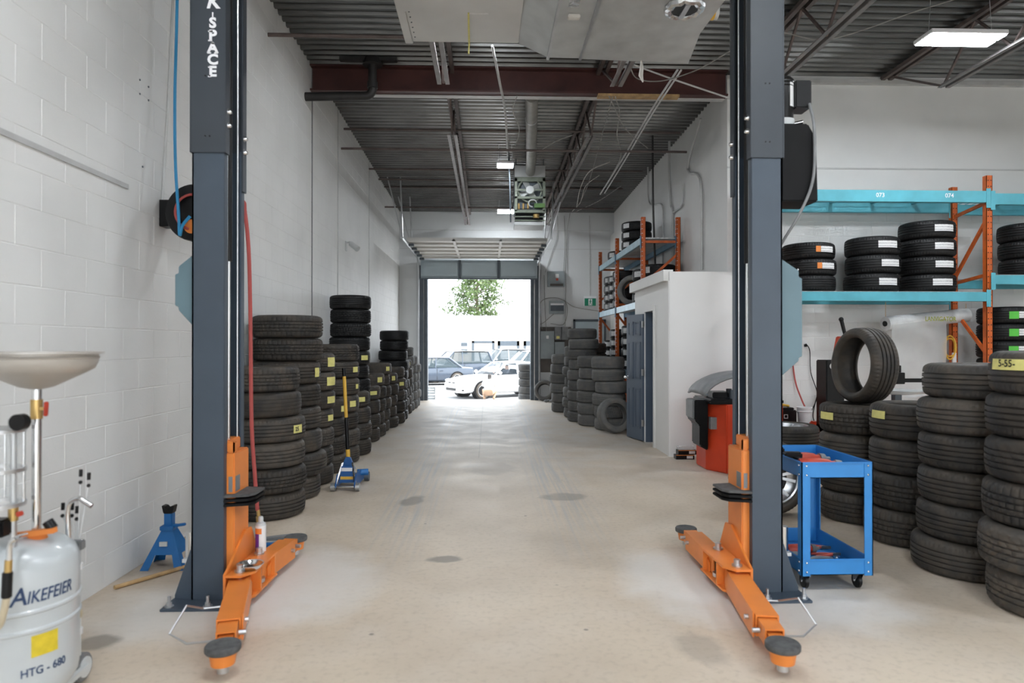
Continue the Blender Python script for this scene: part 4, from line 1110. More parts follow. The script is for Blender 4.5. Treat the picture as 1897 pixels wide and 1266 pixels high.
for x, sx in ((cxa, 1), (cxb, -1)):
    for y, sy in ((cya, 1), (cyb, -1)):
        m = MB(); a = x - sx * .004
        m.box(min(a, a + sx * .052), max(a, a + sx * .052), y - sy * .004 if sy > 0 else y - .002, (y - sy * .004 if sy > 0 else y - .002) + .006, .10, .785)
        m.box(min(a, a + sx * .006), max(a, a + sx * .006), min(y - sy * .004, y + sy * .05), max(y - sy * .004, y + sy * .05), .10, .785)
        lg = m.build('leg', CART, t, smooth=False)
        for z in (.125, .18, .71, .765):
            yy = y - sy * .004
            m = MB(); m.sphere((x + sx * .026, yy, z), .0075, 10, 6); m.sphere((x - sx * .006, y + sy * .026, z), .0075, 10, 6); m.build('bolt', CHROME, lg)
        xx, yy = x + sx * .05, y + sy * .06
        c_ = MB().box(xx - .035, xx + .035, yy - .035, yy + .035, .098, .105).build('caster', ZINC, t, smooth=False)
        MB().cyl((xx - .012, yy + .02, .046), (xx + .012, yy + .02, .046), .046, n=24).build('caster_wheel', BLACK, c_, bev=.004)
        m = MB()
        for s in (-1, 1): m.prism([(yy - .03, .098), (yy + .03, .098), (yy + .032, .05), (yy + .012, .036), (yy + .004, .05)], xx + s * .018 - .0015, xx + s * .018 + .0015, 'x')
        m.cyl((xx - .022, yy + .02, .046), (xx + .022, yy + .02, .046), .007, n=10); m.build('caster_fork', CHROME, c_, smooth=False)
# tools in the trays
def impact(loc, rz, label, s=1., lay=True):
    e = thing('impact_wrench', label, 'power tool')
    m = MB(); m.lathe([(0, -.10), (.030, -.10), (.036, -.08), (.036, .0), (.030, .04), (.022, .055), (.022, .075), (0, .075)], n=18, axis='x'); m.build('housing', TOOLR, e)
    m = MB(); m.lathe([(0, .07), (.030, .071), (.026, .10), (.012, .105), (.010, .13), (0, .13)], n=16, axis='x'); m.build('nose', GREY, e)
    m = MB(); m.bar((-.055, 0, -.02), (-.075, 0, -.15), .035, .042, (1, 0, 0)); m.build('grip', BLACK, e, bev=.008)
    m = MB(); m.box(-.125, -.035, -.038, .038, -.205, -.15); m.build('battery', BLACK, e, smooth=False, bev=.008)
    m = MB(); m.box(-.05, -.035, -.008, .008, -.075, -.04); m.build('trigger', TOOLR, e, smooth=False, bev=.003)
    e.location = loc; e.rotation_euler = (R(90) if lay else 0, 0, rz); e.scale = (s, s, s); return e
impact((2.09, 4.42, .745), R(4), 'red and black impact wrench lying in the cart top tray', 1.25)
e = impact((2.05, 4.15, .752), R(-8), 'second red impact wrench nearest the tray front edge', 1.25)
def can(x, y, z, r, h, mt, label, cap=None):
    e = thing('small_bottle', label, 'bottle', (x, y, z)); m = MB(); m.lathe([(0, z), (r, z), (r, z + h * .75), (r * .6, z + h * .85), (r * .6, z + h), (0, z + h)], (x, y, 0), 18); m.build('body', mt, e)
    m = MB(); m.cyl((x, y, z + h), (x, y, z + h + .02), r * .62, n=14); m.build('cap', cap or BLACK, e)
can(1.945, 4.52, .697, .022, .085, GREY, 'small grey bottle in the cart top tray')
can(1.94, 4.60, .697, .024, .09, LETTER, 'small white bottle in the cart top tray')
can(1.95, 4.40, .697, .018, .07, BLUEHOSE, 'small blue bottle in the cart top tray')
def socket(x, y, z, rz, L_, label, mt=CHROME):
    e = thing('wrench', label, 'wrench'); m = MB(); m.bar((-L_ / 2, 0, .008), (L_ / 2, 0, .008), .018, .010); m.build('shank', mt, e, bev=.003)
    for s in (-1, 1):
        m = MB(); m.lathe([(.010, 0), (.020, 0), (.020, .014), (.010, .014)], (s * L_ / 2, 0, .001), 16, close=True); m.build('ring_head', mt, e)
    e.location = (x, y, z); e.rotation_euler = (0, 0, rz)
socket(2.12, 4.5, .697, .4, .2, 'chrome wrench at the back of the cart top tray')
socket(2.2, 4.24, .112, 1.1, .24, 'chrome wrench in the cart bottom tray')
impact((2.06, 4.43, .150), R(8), 'grey nosed impact wrench lying in the cart bottom tray')
def pliers(x, y, z, rz, label):
    e = thing('pliers', label, 'pliers')
    for s in (-1, 1): MB().tube([(0, 0, .012), (-.06, s * .022, .012), (-.14, s * .030, .012)], .009, 8).build('handle', TOOLR, e)
    m = MB(); m.prism([(-.01, -.016), (.05, -.006), (.05, .006), (-.01, .016)], .004, .02, 'z'); m.build('jaw', DARKFR, e, smooth=False)
    e.location = (x, y, z); e.rotation_euler = (0, 0, rz)
pliers(2.26, 4.40, .112, .1, 'red handled pliers at the right of the cart bottom tray')
pliers(2.27, 4.56, .112, -.3, 'red handled pliers at the back of the cart bottom tray')
m = MB(); m.box(1.92, 1.98, 4.12, 4.30, .112, .18); whole('parts_box', m, GREY, 'grey plastic parts box at the front of the cart bottom tray', 'box', smooth=False, bev=.01)
m = MB(); m.tube(spline([(1.98, 4.2, .119), (2.06, 4.27, .14), (2.15, 4.24, .15), (2.2, 4.3, .124)]), .012, 8); whole('rubber_strap', m, GREY, 'grey rubber strap across the cart bottom tray', 'strap')

# ---- tire changer behind the near stacks
yc = 7.6
t = thing('tire_changer', 'red and black tire changer behind the standing tire', 'tire changer', (at_y(1560, 700, yc).x, yc, 0))
P_ = lambda px, py, Y=yc: at_y(px, py, Y)
a = P_(1521, 667); b = P_(1546, 745)
MB().box(a.x, P_(1548, 700).x + .04, yc - .12, yc + .12, 0, a.z).build('control_tower', BLACK, t, smooth=False, bev=.01)
c = P_(1532, 678); MB().cyl((c.x, yc - .13, c.z), (c.x, yc - .12, c.z), .035, n=20).build('pressure_gauge', CHROME, t)
q0, q1 = P_(1541, 690), P_(1566, 625)
MB().bar((q0.x + .05, yc + .05, .5), (q0.x + .05, yc + .05, q0.z - .05), .16, .14, (0, 1, 0)).build('column', RED, t, smooth=False, bev=.01)
MB().bar((q0.x + .05, yc + .05, q0.z - .12), (q1.x, yc + .05, q1.z), .12, .10, (0, 1, 0)).build('tilt_arm', RED, t, smooth=False, bev=.01)
l0, l1 = P_(1572, 640), P_(1560, 592)
m = MB(); m.cyl((l0.x, yc + .02, l0.z), (l1.x, yc + .02, l1.z), .017, .022, 12); m.sphere((l1.x, yc + .02, l1.z), .027, 12, 8); m.build('lock_lever', BLACK, t)
MB().box(l0.x - .07, l0.x + .06, yc - .05, yc + .06, l0.z - .13, l0.z + .03).build('arm_head', DARKFR, t, smooth=False, bev=.012)
h0, h1 = P_(1664, 705), P_(1722, 705)
MB().bar((h0.x, yc, h0.z), (h1.x, yc, h1.z), .045, .045).build('help_arm', BLACK, t, smooth=False, bev=.004)
m = MB(); m.box(h0.x - .05, h0.x + .05, yc - .05, yc + .05, h0.z - .04, h0.z + .09); m.cyl((h0.x + .02, yc, h0.z + .09), (h0.x + .02, yc, h0.z + .17), .014, n=10); m.build('mount_head', BLACK, t, smooth=False, bev=.006)
tb = P_(1640, 760)
m = MB(); m.cyl((tb.x, yc, .62), (tb.x, yc, .70), .28, n=32); m.build('turntable', ZINC, t)
m = MB(); m.prism([(a.x, yc - .12), (tb.x + .3, yc - .3), (tb.x + .3, yc + .35), (a.x, yc + .3)], 0, .6, 'z'); m.build('cabinet', RED, t, smooth=False, bev=.015)
w0 = P_(1690, 715); m = MB(); m.lathe([(.12, 0), (.30, .02), (.33, .05), (.30, .05), (.12, .03)], (w0.x, yc + .3, w0.z - .12), 32); m.build('bead_dish', LGREY, t)
MB().bar((w0.x, yc + .3, .0), (w0.x, yc + .3, w0.z - .1), .08, .08, (0, 1, 0)).build('help_column', DARKFR, t, smooth=False)
# ---- bench with black case and white bucket behind the wheels
bz = .47; Yb = 8.72
t = thing('steel_stand', 'low steel stand half hidden behind the wheel pile', 'stand', (4.0, Yb, 0))
bx0, bx1 = 3.62, 4.32
MB().box(bx0, bx1, Yb - .2, Yb + .2, bz - .03, bz).build('top', GREY, t, smooth=False, bev=.004)
for x in (bx0 + .03, bx1 - .03):
    for y in (Yb - .17, Yb + .17): MB().box(x - .02, x + .02, y - .02, y + .02, 0, bz - .03).build('leg', GREY, t, smooth=False)
p0, p1 = at_y(1440, 757, Yb - .15), at_y(1475, 785, Yb - .15)
t = thing('tool_case', 'black tool case on the low stand right of lift post', 'case', (p0.x, Yb - .05, bz))
MB().box(p0.x, p1.x, Yb - .17, Yb + .08, bz, bz + .19).build('body', BLACK, t, smooth=False, bev=.01)
MB().box(p0.x + .01, p1.x - .02, Yb - .15, Yb + .06, bz + .19, bz + .22).build('lid', BLACK, t, smooth=False, bev=.01)
q = at_y(1456, 772, Yb - .17)
m = MB(); e_ = .026
for (a1, a2, b1, b2) in ((-e_, e_, e_ - .007, e_), (-e_, e_, -e_, -e_ + .007), (-e_, -e_ + .007, -e_, e_), (e_ - .007, e_, -e_, e_)): m.box(q.x + a1, q.x + a2, Yb - .172, Yb - .17, q.z + b1, q.z + b2)
m.build('square_mark', LETTER, t, smooth=False)
m = MB(); m.tube(spline([(p0.x + .03, Yb - .1, bz + .232), (p0.x + .09, Yb - .05, bz + .25), (p0.x + .16, Yb - .09, bz + .24), (p0.x + .2, Yb - .02, bz + .232)]), .016, 8); whole('work_gloves', m, YELLOW, 'yellow cloth lying on the black tool case', 'glove')
q = at_y(1490, 775, Yb)
t = thing('bucket', 'white plastic bucket beside the black tool case', 'bucket', (q.x, Yb, bz))
m = MB(); m.lathe([(0, bz), (.075, bz), (.092, bz + .20), (.098, bz + .20), (.098, bz + .215), (.088, bz + .215), (.072, bz + .01), (0, bz + .01)], (q.x, Yb, 0), 28); m.build('body', WHITE, t)
m = MB(); m.lathe([(.094, bz + .15), (.099, bz + .155), (.099, bz + .165), (.094, bz + .17)], (q.x, Yb, 0), 28); m.build('rim_band', WHITE, t)
# red air hose and wires hanging by the back wall
def cable(name, pts, r, mt, label, cat='cable', group=None): return whole(name, MB().tube(spline(pts), r, 8), mt, label, cat, group)
Yw = 9.26
cable('air_hose', [at_y(1466, 650, Yw), at_y(1473, 705, Yw), at_y(1484, 738, Yw - .1), at_y(1494, 760, Yw - .3)], .011, REDHOSE, 'red hose hanging on back wall below the lift lock cover', 'hose')
cable('power_cord', [at_y(1493, 637, Yw), at_y(1500, 650, Yw), at_y(1502, 690, Yw), at_y(1514, 732, Yw), at_y(1502, 765, Yw - .05), at_y(1500, 785, Yw - .05)], .006, BLACK, 'black power cord hanging from wall outlet right of lift post')
cable('power_cord', [at_y(1520, 715, Yw - .02), at_y(1512, 740, Yw - .02), at_y(1506, 770, Yw - .02), at_y(1512, 790, Yw - .02)], .007, BLACK, 'black cord running down beside the tire changer tower')
p = at_y(1491, 638, YB); t = thing('wall_outlet', 'small wall outlet at the edge of the lift lock cover', 'outlet', (p.x, YB, p.z)); MB().box(p.x - .035, p.x + .035, YB - .012, YB - .001, p.z - .055, p.z + .055).build('plate', WHITE, t, smooth=False, bev=.003)
MB().box(p.x - .018, p.x + .018, YB - .035, YB - .012, p.z - .035, p.z + .0).build('plug', BLACK, t, smooth=False, bev=.003)
# ---- hanging roll of plastic film
a, b = at_y(1640, 600, 8.75), at_y(1790, 584, 8.98)
t = thing('film_roll', 'roll of clear plastic film hanging under the lower rack shelf', 'film roll', a)
d_ = (b - a).normalized()
m = MB(); m.cyl(a, b, .092, n=28); rl = m.build('roll', FILMR, t)
m = MB(); m.cyl(a - d_ * .012, a + d_ * .01, .036, n=20); m.build('core', BLACK, rl)
mid_ = a.lerp(b, .62)
rz = math.atan2(d_.y, d_.x)
text('brand_print', 'LANVIGATOR', .085, mat('olive print', (.45, .50, .05), .6), rl, mid_ + Vector((.0, -.094, -.015)), (PI / 2, 0, rz), off=.001, ext=.0005, sx=.92)
m = MB(); n = 10; vs_ = []
for i in range(n):
    f_ = i / (n - 1); q = a.lerp(b, .03 + .66 * f_)
    for j in range(7): g_ = j / 6; vs_.append((q.x, q.y - .092 + .03 * math.sin(f_ * 9 + j) * g_, q.z - .02 - (.95 + .03 * math.sin(f_ * 5)) * g_))
m.add(vs_, [(i * 7 + j, i * 7 + j + 1, (i + 1) * 7 + j + 1, (i + 1) * 7 + j) for i in range(n - 1) for j in range(6)]); m.build('hanging_film', FILM, t)
for q in (a + d_ * .005, b - d_ * .005): MB().tube([q, (q.x, q.y, 2.05)], .004, 6).build('string', WOOD, t)
# ---- coil of yellow extension cord on the back upright
c = at_y(1756, 640, 9.0)
t = thing('extension_cord', 'yellow extension cord coiled and hung by the orange upright', 'cord', c)
m = MB()
for k in range(5):
    m.tube([(c.x + (.075 + .012 * math.sin(k * 2)) * math.cos(a_) + .008 * k, 8.96 + .012 * k, c.z - .03 + (.14 + .02 * math.cos(k * 3)) * math.sin(a_)) for a_ in [i * 2 * PI / 20 for i in range(20)]], .009, 6, True)
m.build('coil', YELLOW, t)
m = MB(); m.tube(spline([(c.x - .06, 8.98, c.z - .10), (c.x - .07, 8.98, c.z - .25), (c.x - .05, 8.98, c.z - .38)]), .008, 6); m.build('tail', YELLOW, t)
m = MB(); m.tube([(c.x, 9.0, c.z + .10), (c.x, 9.055, c.z + .13)], .008, 6); m.build('hook', ZINC, t)
m = MB(); m.box(c.x + .05, c.x + .10, 8.97, 9.0, c.z - .26, c.z - .10); m.build('plug_block', WHITE, t, smooth=False, bev=.004)
# ================================================================ overhead: duct unit, heater, lamps, cables
zb1, zb2 = 4.30, 4.15
ya1 = at_z(860, 79, zb1).y; xa0 = at_z(765, 78, zb1).x; xa1 = at_z(961, 80, zb1).x
ya2 = at_z(1040, 107, zb2).y; xb0 = at_z(1015, 107, zb2).x; xb1 = at_z(1075, 108, zb2).x; ye2 = at_z(1275, 118, zb2).y; xb2 = at_z(1275, 118, zb2).x; xb3 = at_z(1312, 40, zb2).x
yn = 4.75
t = thing('duct_unit', 'grey rooftop heating unit and sheet metal duct hanging over the aisle', 'duct', ((xa0 + xb2) / 2, 5.6, zb2))
m = MB(); m.box(xa0, xa1, yn, ya1, zb1, 5.05); cas = m.build('unit_casing', GALV2, t, smooth=False, bev=.006)
MB().box(xa0 - .07, xa0, yn, ya1 + .02, zb1 - .01, 5.05).build('end_flange', GALV2, cas, smooth=False, bev=.004)
MB().box(xa0 - .015, xa1, yn, 5.72, zb1 - .02, zb1 - .001).build('access_panel', GALV2, cas, smooth=False)
for k in range(14):
    y = 5.0 + k * .095; m = MB(); m.sphere((xa0 + .03, y, zb1), .007, 8, 4); m.build('rivet', DARKFR, cas)
p = at_z(885, 23, zb1); MB().box(p.x - .09, p.x + .09, p.y - .03, p.y + .03, zb1 - .003, zb1 - .001).build('paper_label', PAPER, cas, smooth=False)
p = at_z(870, 60, zb1); MB().tube([(p.x, 5.75, zb1 - .004), (p.x - .01, ya1, zb1 - .006), (p.x - .015, ya1 + .01, zb1 - .1)], .008, 6).build('loose_tape', YTAPE, cas)
# faceted transition
def loft(m, A, B, tri=True):
    k = len(m.v); m.v += [tuple(v) for v in A + B]
    for i in range(4):
        j = (i + 1) % 4
        if tri: m.f += [(k + i, k + j, k + 4 + i), (k + j, k + 4 + j, k + 4 + i)]
        else: m.f.append((k + i, k + j, k + 4 + j, k + 4 + i))
sec = lambda x, y0, y1, z0, z1: [(x, y0, z0), (x, y1, z0), (x, y1, z1), (x, y0, z1)]
m = MB(); loft(m, sec(xa1, yn, ya1, zb1, 5.05), sec(xb0, yn, ya2, zb2, 5.05)); m.build('transition', GALV, t, smooth=False)
m = MB(); loft(m, sec(xb0 + .004, yn, ya2, zb2, 5.05), sec(xb1 - .004, yn, ya2 + .01, zb2, 5.05), False); pl = m.build('plenum', GALV, t, smooth=False)
for x in (xb0, xb1): MB().box(x - .012, x + .012, yn, ya2 + .015, zb2 - .018, zb2 + .004).build('seam', ZINC, t, smooth=False)
# main duct with cross-broken bottom
m = MB(); c = ((xb1 + xb3) / 2, (yn + ye2) / 2 + .1, zb2 - .016)
A = [(xb1, yn, zb2), (xb3 + .03, yn, zb2), (xb3, 5.75, zb2), (xb2, ye2, zb2), (xb1, ya2 + .02, zb2)]
m.add(A + [c] + [(a[0], a[1], 5.05) for a in A], [(0, 1, 5), (1, 2, 5), (2, 3, 5), (3, 4, 5), (4, 0, 5)] + [(i, (i + 1) % 5, 6 + (i + 1) % 5, 6 + i) for i in range(5)] + [(6, 7, 8, 9, 10)])
du = m.build('duct', GALV, t, smooth=False)
p = at_z(1268, 8, zb2)
m = MB()
vs_ = []
for i in range(25):
    a = i * 2 * PI / 24; vs_.append((p.x + .125 * math.cos(a), p.y + .125 * math.sin(a), zb2 - .03 + .008 * math.sin(i * 2.3)))
m.tube(vs_[:-1], .035, 8, True); m.build('foil_collar', FOIL, du)
MB().cyl((p.x, p.y, zb2 - .05), (p.x, p.y, zb2 - .04), .10, n=24).build('outlet_dark_disc', BLACK, du)  # black disc, the dimness inside the outlet given as its colour
MB().box(p.x - .02, p.x + .02, p.y - .11, p.y + .11, zb2 - .062, zb2 - .05).build('damper_strap', ZINC, du, smooth=False)
for px, py, r in ((1316, 38, .062), (1292, 78, .035)):
    p = at_z(px, py, zb2); x0 = xb3 - .02 if py < 60 else xb3 - .13
    m = MB(); m.cyl((x0, p.y, zb2 + r + .01), (x0 + .09, p.y, zb2 + r + .01), r, n=20); pp = m.build('side_port', LGREY, du)
    MB().cyl((x0 + .035, p.y, zb2 + r + .01), (x0 + .06, p.y, zb2 + r + .01), r + .003, n=20).build('yellow_band', YELLOW, pp)
p = at_z(1063, 28, zb2); MB().box(p.x - .05, p.x + .05, p.y - .03, p.y + .03, zb2 - .03, zb2 - .002).build('junction_box', RAG, pl, smooth=False, bev=.006)
p = at_z(1064, 5, zb2); MB().box(p.x - .04, p.x + .04, p.y - .06, p.y + .06, zb2 - .006, zb2 - .001).build('foil_patch', FOIL, pl, smooth=False)
for x in (xa0 + .1, xa1 - .1, xb1, xb2 - .1):
    for y in (yn + .1, ya1 - .15): MB().cyl((x, y, 5.05), (x, y, 5.23), .008, n=8).build('hanger_rod', ZINC, t)
p = at_y(1188, 116, ye2 - .05)
m = MB(); m.tube([(p.x, p.y, zb2 + .0), (p.x + .005, p.y, zb2 - .06), (p.x - .005, p.y, zb2 - .14), (p.x + .015, p.y, zb2 - .2)], [.008, .018, .022, .006], 8); whole('tied_rag', m, RAG, 'pale strip of rag dangling from the big duct', 'rag')

# ---- hanging unit heater with its flue
yh = 13.3; xh = at_y(982, 360, yh).x
Z_ = lambda py: at_y(982, py, yh).z
hw = .30
t = thing('unit_heater', 'old grey green unit heater hanging from roof before the far door', 'heater', (xh, yh, Z_(412)))
m = MB(); m.box(xh - hw, xh + hw, yh + .02, yh + .62, Z_(330), Z_(306)); m.build('top_plate', GALV, t, smooth=False, bev=.006)
m = MB(); m.box(xh - hw, xh + hw, yh + .10, yh + .62, Z_(392), Z_(330)); cab = m.build('cabinet', DARKFR, t, smooth=False, bev=.006)
GG = mat('grey green enamel', (.22, .25, .20), .5, var=.2, scale=10)
for (x0, x1, z0, z1) in ((-hw, -hw + .05, 392, 330), (hw - .05, hw, 392, 330), (-hw, hw, 336, 328), (-hw, hw, 368, 364), (-hw, hw, 394, 389)):
    MB().box(xh + x0, xh + x1, yh + .0, yh + .10, Z_(z0), Z_(z1)).build('frame_bar', GG, cab, smooth=False)
fc = (xh, yh + .04, Z_(352)); fr = .23
m = MB(); m.tube([(fc[0] + fr * math.cos(a), fc[1], fc[2] + fr * math.sin(a)) for a in [i * 2 * PI / 28 for i in range(28)]], .018, 8, True); fan = m.build('fan_ring', GG, t)
for k in range(4):
    a = k * PI / 2 + .5; m = MB(); m.prism([(-.05, .05), (.05, .05), (.085, .20), (-.06, .21)], -.004, .004, 'y')
    Mr = Matrix.Rotation(-a, 3, 'Y') @ Matrix.Rotation(.5, 3, 'Z'); m.v = [tuple(Mr @ Vector(v) + Vector((fc[0], fc[1] + .03, fc[2]))) for v in m.v]; m.build('fan_blade', GALV, fan, smooth=False)
m = MB(); m.lathe([(0, -.06), (.07, -.06), (.082, -.05), (.085, .05), (0, .05)], fc, 24, 'y'); m.build('fan_motor', LGREY, fan)
MB().bar((xh - hw, yh + .0, fc[2]), (xh + hw, yh + .0, fc[2]), .02, .035).build('motor_bracket', GG, fan, smooth=False)
for k in range(3):
    x = xh - .22 + k * .09; z = Z_(382); m = MB(); m.cyl((x, yh - .0, z - .06), (x, yh - .0, z + .05), .02, n=12); m.build('valve_knob', BRASS, t)
m = MB(); m.tube([(xh + .05 + .08 * math.cos(a), yh - .01, Z_(377) + .07 * math.sin(a)) for a in [i * PI / 8 for i in range(0, 13)]], .014, 8); m.build('flex_pipe', GALV, t)
MB().box(xh + .08, xh + hw - .01, yh - .02, yh + .08, Z_(385), Z_(377)).build('control_box', mat('green box enamel', (.10, .20, .06), .5), t, smooth=False, bev=.004)
m = MB(); m.box(xh - hw + .02, xh + hw - .04, yh + .05, yh + .6, Z_(408), Z_(393)); lo = m.build('burner_box', BLACKM, t, smooth=False, bev=.005)
for k in range(2): MB().box(xh - hw, xh + hw, yh + .03, yh + .05, Z_(402 + k * 7), Z_(400 + k * 7)).build('louver', GG, lo, smooth=False)
MB().cyl((xh + .12, yh + .02, Z_(404)), (xh + .12, yh + .02, Z_(397)), .06, n=16).build('gas_valve', BRASS, lo)
MB().box(xh - hw, xh + hw - .01, yh + .04, yh + .62, Z_(417), Z_(410)).build('deflector', LGREY, t, smooth=False, bev=.006)
for x in (xh - hw + .03, xh + hw - .03):
    for y in (yh + .08, yh + .58): MB().cyl((x, y, Z_(306)), (x, y, zdeck(y) + .02), .009, n=8).build('hanger_rod', DARKFR, t)
pa, pb_ = at_y(985, 178, 9.62), at_y(984, 296, 12.75)
m = MB(); m.tube([pa] + [pa.lerp(pb_, k / 6) for k in range(1, 6)] + spline([pb_, pb_ + Vector((.01, .35, -.06)), Vector((xh + .01, yh + .18, Z_(320))), Vector((xh + .01, yh + .22, Z_(326)))], 5)[0:], .093, 20); fl_ = m.build('flue_pipe', mat('painted flue', (.40, .395, .37), .55, var=.15, scale=6), t)
for k in (.3, .75):
    q = pa.lerp(pb_, k); d_ = (pb_ - pa).normalized(); MB().cyl(q - d_ * .02, q + d_ * .02, .098, n=20).build('pipe_band', GALV, fl_)
# ---- LED strip lamps
def lamp(cx, cy_, z, w_, d, label, cab=True):
    t = thing('ceiling_lamp', label, 'lamp', (cx, cy_, z), 'LED strip lamps')
    m = MB(); m.box(cx - w_ / 2, cx + w_ / 2, cy_ - d / 2, cy_ + d / 2, z + .012, z + .055); m.build('housing', LETTER, t, smooth=False, bev=.006)
    for s in (-1, 1):
        y = cy_ + s * d * .25
        MB().box(cx - w_ / 2 + .015, cx + w_ / 2 - .015, y - d * .19, y + d * .19, z, z + .012).build('diffuser', LED, t, smooth=False)
    for dx in (-w_ * .42, w_ * .42): MB().cyl((cx + dx, cy_, z + .055), (cx + dx * .9, cy_, zdeck(cy_) + .02), .004, n=6).build('hanging_wire', ZINC, t)
lamp(4.88, 6.88, 4.64, .80, .31, 'bright twin strip lamp hanging in the right bay')
lamp(at_z(936, 308, 4.78).x, at_z(936, 308, 4.78).y, 4.78, .31, .32, 'lit lamp left of the heater, nearer the viewer')
lamp(at_z(937, 393, 4.78).x, at_z(937, 393, 4.78).y, 4.78, .42, .50, 'lit lamp left of the heater, nearer the far door')
LN = {(.15, 7.42): 'strip lamp above the big duct', (-.6, 2.2): 'strip lamp over the left side of the near aisle', (4.88, 2.0): 'strip lamp over the near end of the right bay', (-.2, -1.6): 'strip lamp inside the left near doorway',
      (4.88, -1.6): 'strip lamp inside the right near doorway', (8.0, 5.0): 'strip lamp by the wing wall of the right bay', (2.2, 1.6): 'strip lamp between the aisle and the right bay'}
for x, y, z in ((.15, 7.42, 4.97), (-.6, 2.2, 4.64), (4.88, 2.0, 4.64), (-.2, -1.6, 4.64), (4.88, -1.6, 4.64), (8.0, 5.0, 4.64), (2.2, 1.6, 4.64)):
    lamp(x, y, z, .80, .31, LN[(x, y)])
# ---- cables, conduits and pipes
GC = 'cables and conduits under the roof'
def zc(px, py, z): return at_z(px, py, z)
cable('conduit', [zc(1255, 130, 4.75), zc(1200, 215, 4.75), zc(1150, 300, 4.75), zc(1112, 360, 4.75)], .014, CONDUIT, 'long straight conduit right of the far joist, upper of the pair', 'conduit', GC)
cable('conduit', [zc(1262, 130, 4.7), zc(1206, 215, 4.7), zc(1156, 300, 4.7), zc(1120, 358, 4.7)], .012, CONDUIT, 'long straight conduit right of the far joist, lower of the pair', 'conduit', GC)
cable('conduit', [zc(912, 85, 4.72), zc(925, 150, 4.72), zc(936, 210, 4.72), zc(941, 290, 4.72)], .016, CONDUIT, 'pale conduit running down the aisle left of the flue', 'conduit', GC)
cable('conduit', [at_y(941, 262, 12.9), at_y(945, 350, 12.9), at_y(946, 412, 12.9)], .014, DARKFR, 'thin dark rod hanging left of the unit heater', 'rod', GC)
for k, (pts, lb) in enumerate(((((1140, 180), (1148, 210), (1143, 250), (1150, 290), (1130, 330)), 'loose wire drooping right of the far joist, near the beam'),
        (((1135, 180), (1118, 240), (1105, 290), (1090, 340), (1075, 375)), 'straight wire hugging the far right joist'),
        (((1128, 178), (1160, 240), (1200, 275)), 'thin diagonal wire crossing under the right deck'),
        (((1110, 325), (1085, 345), (1075, 375), (1060, 392)), 'white wire bundle sagging beside the far right joist'),
        (((1150, 345), (1110, 372), (1068, 392)), 'thin wire slanting towards the far right wall corner'),
        (((1130, 300), (1092, 318), (1075, 350), (1068, 385)), 'loose wire loop near the heater'),
        (((1000, 280), (1030, 262), (1062, 250)), 'thin wire from the heater to the right joist'),
        (((958, 178), (950, 205), (962, 240), (955, 270)), 'thin drooping wire left of the flue'))):
    q = [zc(a, b, 4.68 + (.05 if k % 2 else 0)) for a, b in pts]
    cable('cable', q, .007, RAG if k in (3, 5) else WIRE, lb, 'cable', GC)
cable('cable', [at_y(1165, 118, 7.6), at_y(1180, 145, 7.9), at_y(1225, 150, 7.7), at_y(1290, 130, 7.2), at_y(1352, 95, 6.6)], .007, WIRE, 'thin cable sagging from the duct towards right lift post', 'cable', GC)
cable('cable', [at_y(1168, 118, 8.6), at_y(1250, 148, 8.7), at_y(1360, 185, 8.8)], .012, CONDUIT, 'straight pipe slanting before the right end of the red beam', 'pipe', GC)
cable('cable', [at_y(1448, 60, 7.0), at_y(1540, 72, 7.2), at_y(1700, 20, 6.9), at_y(1800, -10, 6.6)], .006, WIRE, 'thin cable under the deck of the right bay', 'cable', GC)
# right wall conduits
for k, (pts, lb, r) in enumerate((([(1240, 255), (1240, 330), (1243, 380), (1246, 395), (1246, 500)], 'grey conduit bending down the right wall behind the rack', .022),
        ([(1298, 220), (1276, 300), (1277, 320), (1298, 340), (1300, 500)], 'grey conduit on the right wall nearest the office roof', .02),
        ([(1200, 305), (1203, 375), (1226, 380), (1228, 420), (1228, 500)], 'grey conduit with bends above the corridor rack', .016),
        ([(1265, 340), (1264, 378), (1247, 394)], 'short conduit branch on the right wall', .014))):
    cable('conduit', [at_x(a, b, XR - .03) for a, b in pts], r, CONDUIT, lb, 'conduit', 'conduits on the right wall')
cable('drop_pipe', [at_y(1209, 238, 11.9), at_y(1210, 380, 11.9), at_y(1214, 497, 11.9)], .018, DARKPIPE, 'thin black pipe dropping from the deck before corridor rack', 'pipe')
# ================================================================ far wall fittings
Yq = YF - .005
def wbox(px0, py0, px1, py1, d, mt, label, name, cat, parts=(), group=None):
    Yq = YF - .005 - (.0205 if (py0 >= 606 and name != 'backing_board') else 0)
    a, b = at_y(px0, py1, Yq), at_y(px1, py0, Yq)
    t = thing(name, label, cat, ((a.x + b.x) / 2, Yq, a.z), group)
    MB().box(a.x, b.x, Yq - d, Yq, a.z, b.z).build('body', mt, t, smooth=False, bev=.006)
    for (nm, q0, q1, q2, q3, dd, m2) in parts:
        c, e = at_y(q0, q3, Yq), at_y(q2, q1, Yq); MB().box(c.x, e.x, Yq - d - dd, Yq - d + .001, c.z, e.z).build(nm, m2, t, smooth=False, bev=.003)
    return t
ELG = mat('electrical box grey', (.30, .34, .35), .5, .1, var=.12, scale=4)
ELD = mat('dark backing board', (.13, .115, .105), .7, var=.2, scale=3)
wbox(996, 606, 1058, 690, .02, ELD, 'dark backing board behind the electrical panels', 'backing_board', 'board')
wbox(1014, 504, 1045, 532, .16, ELG, 'grey electrical disconnect box with red and white label, upper one', 'electrical_box', 'electrical box',
     (('label', 1028, 509, 1034, 516, .003, PAPER), ('red_label', 1029, 517, 1033, 521, .003, RED), ('lower_hatch', 1018, 527, 1042, 531, .02, ELD)))
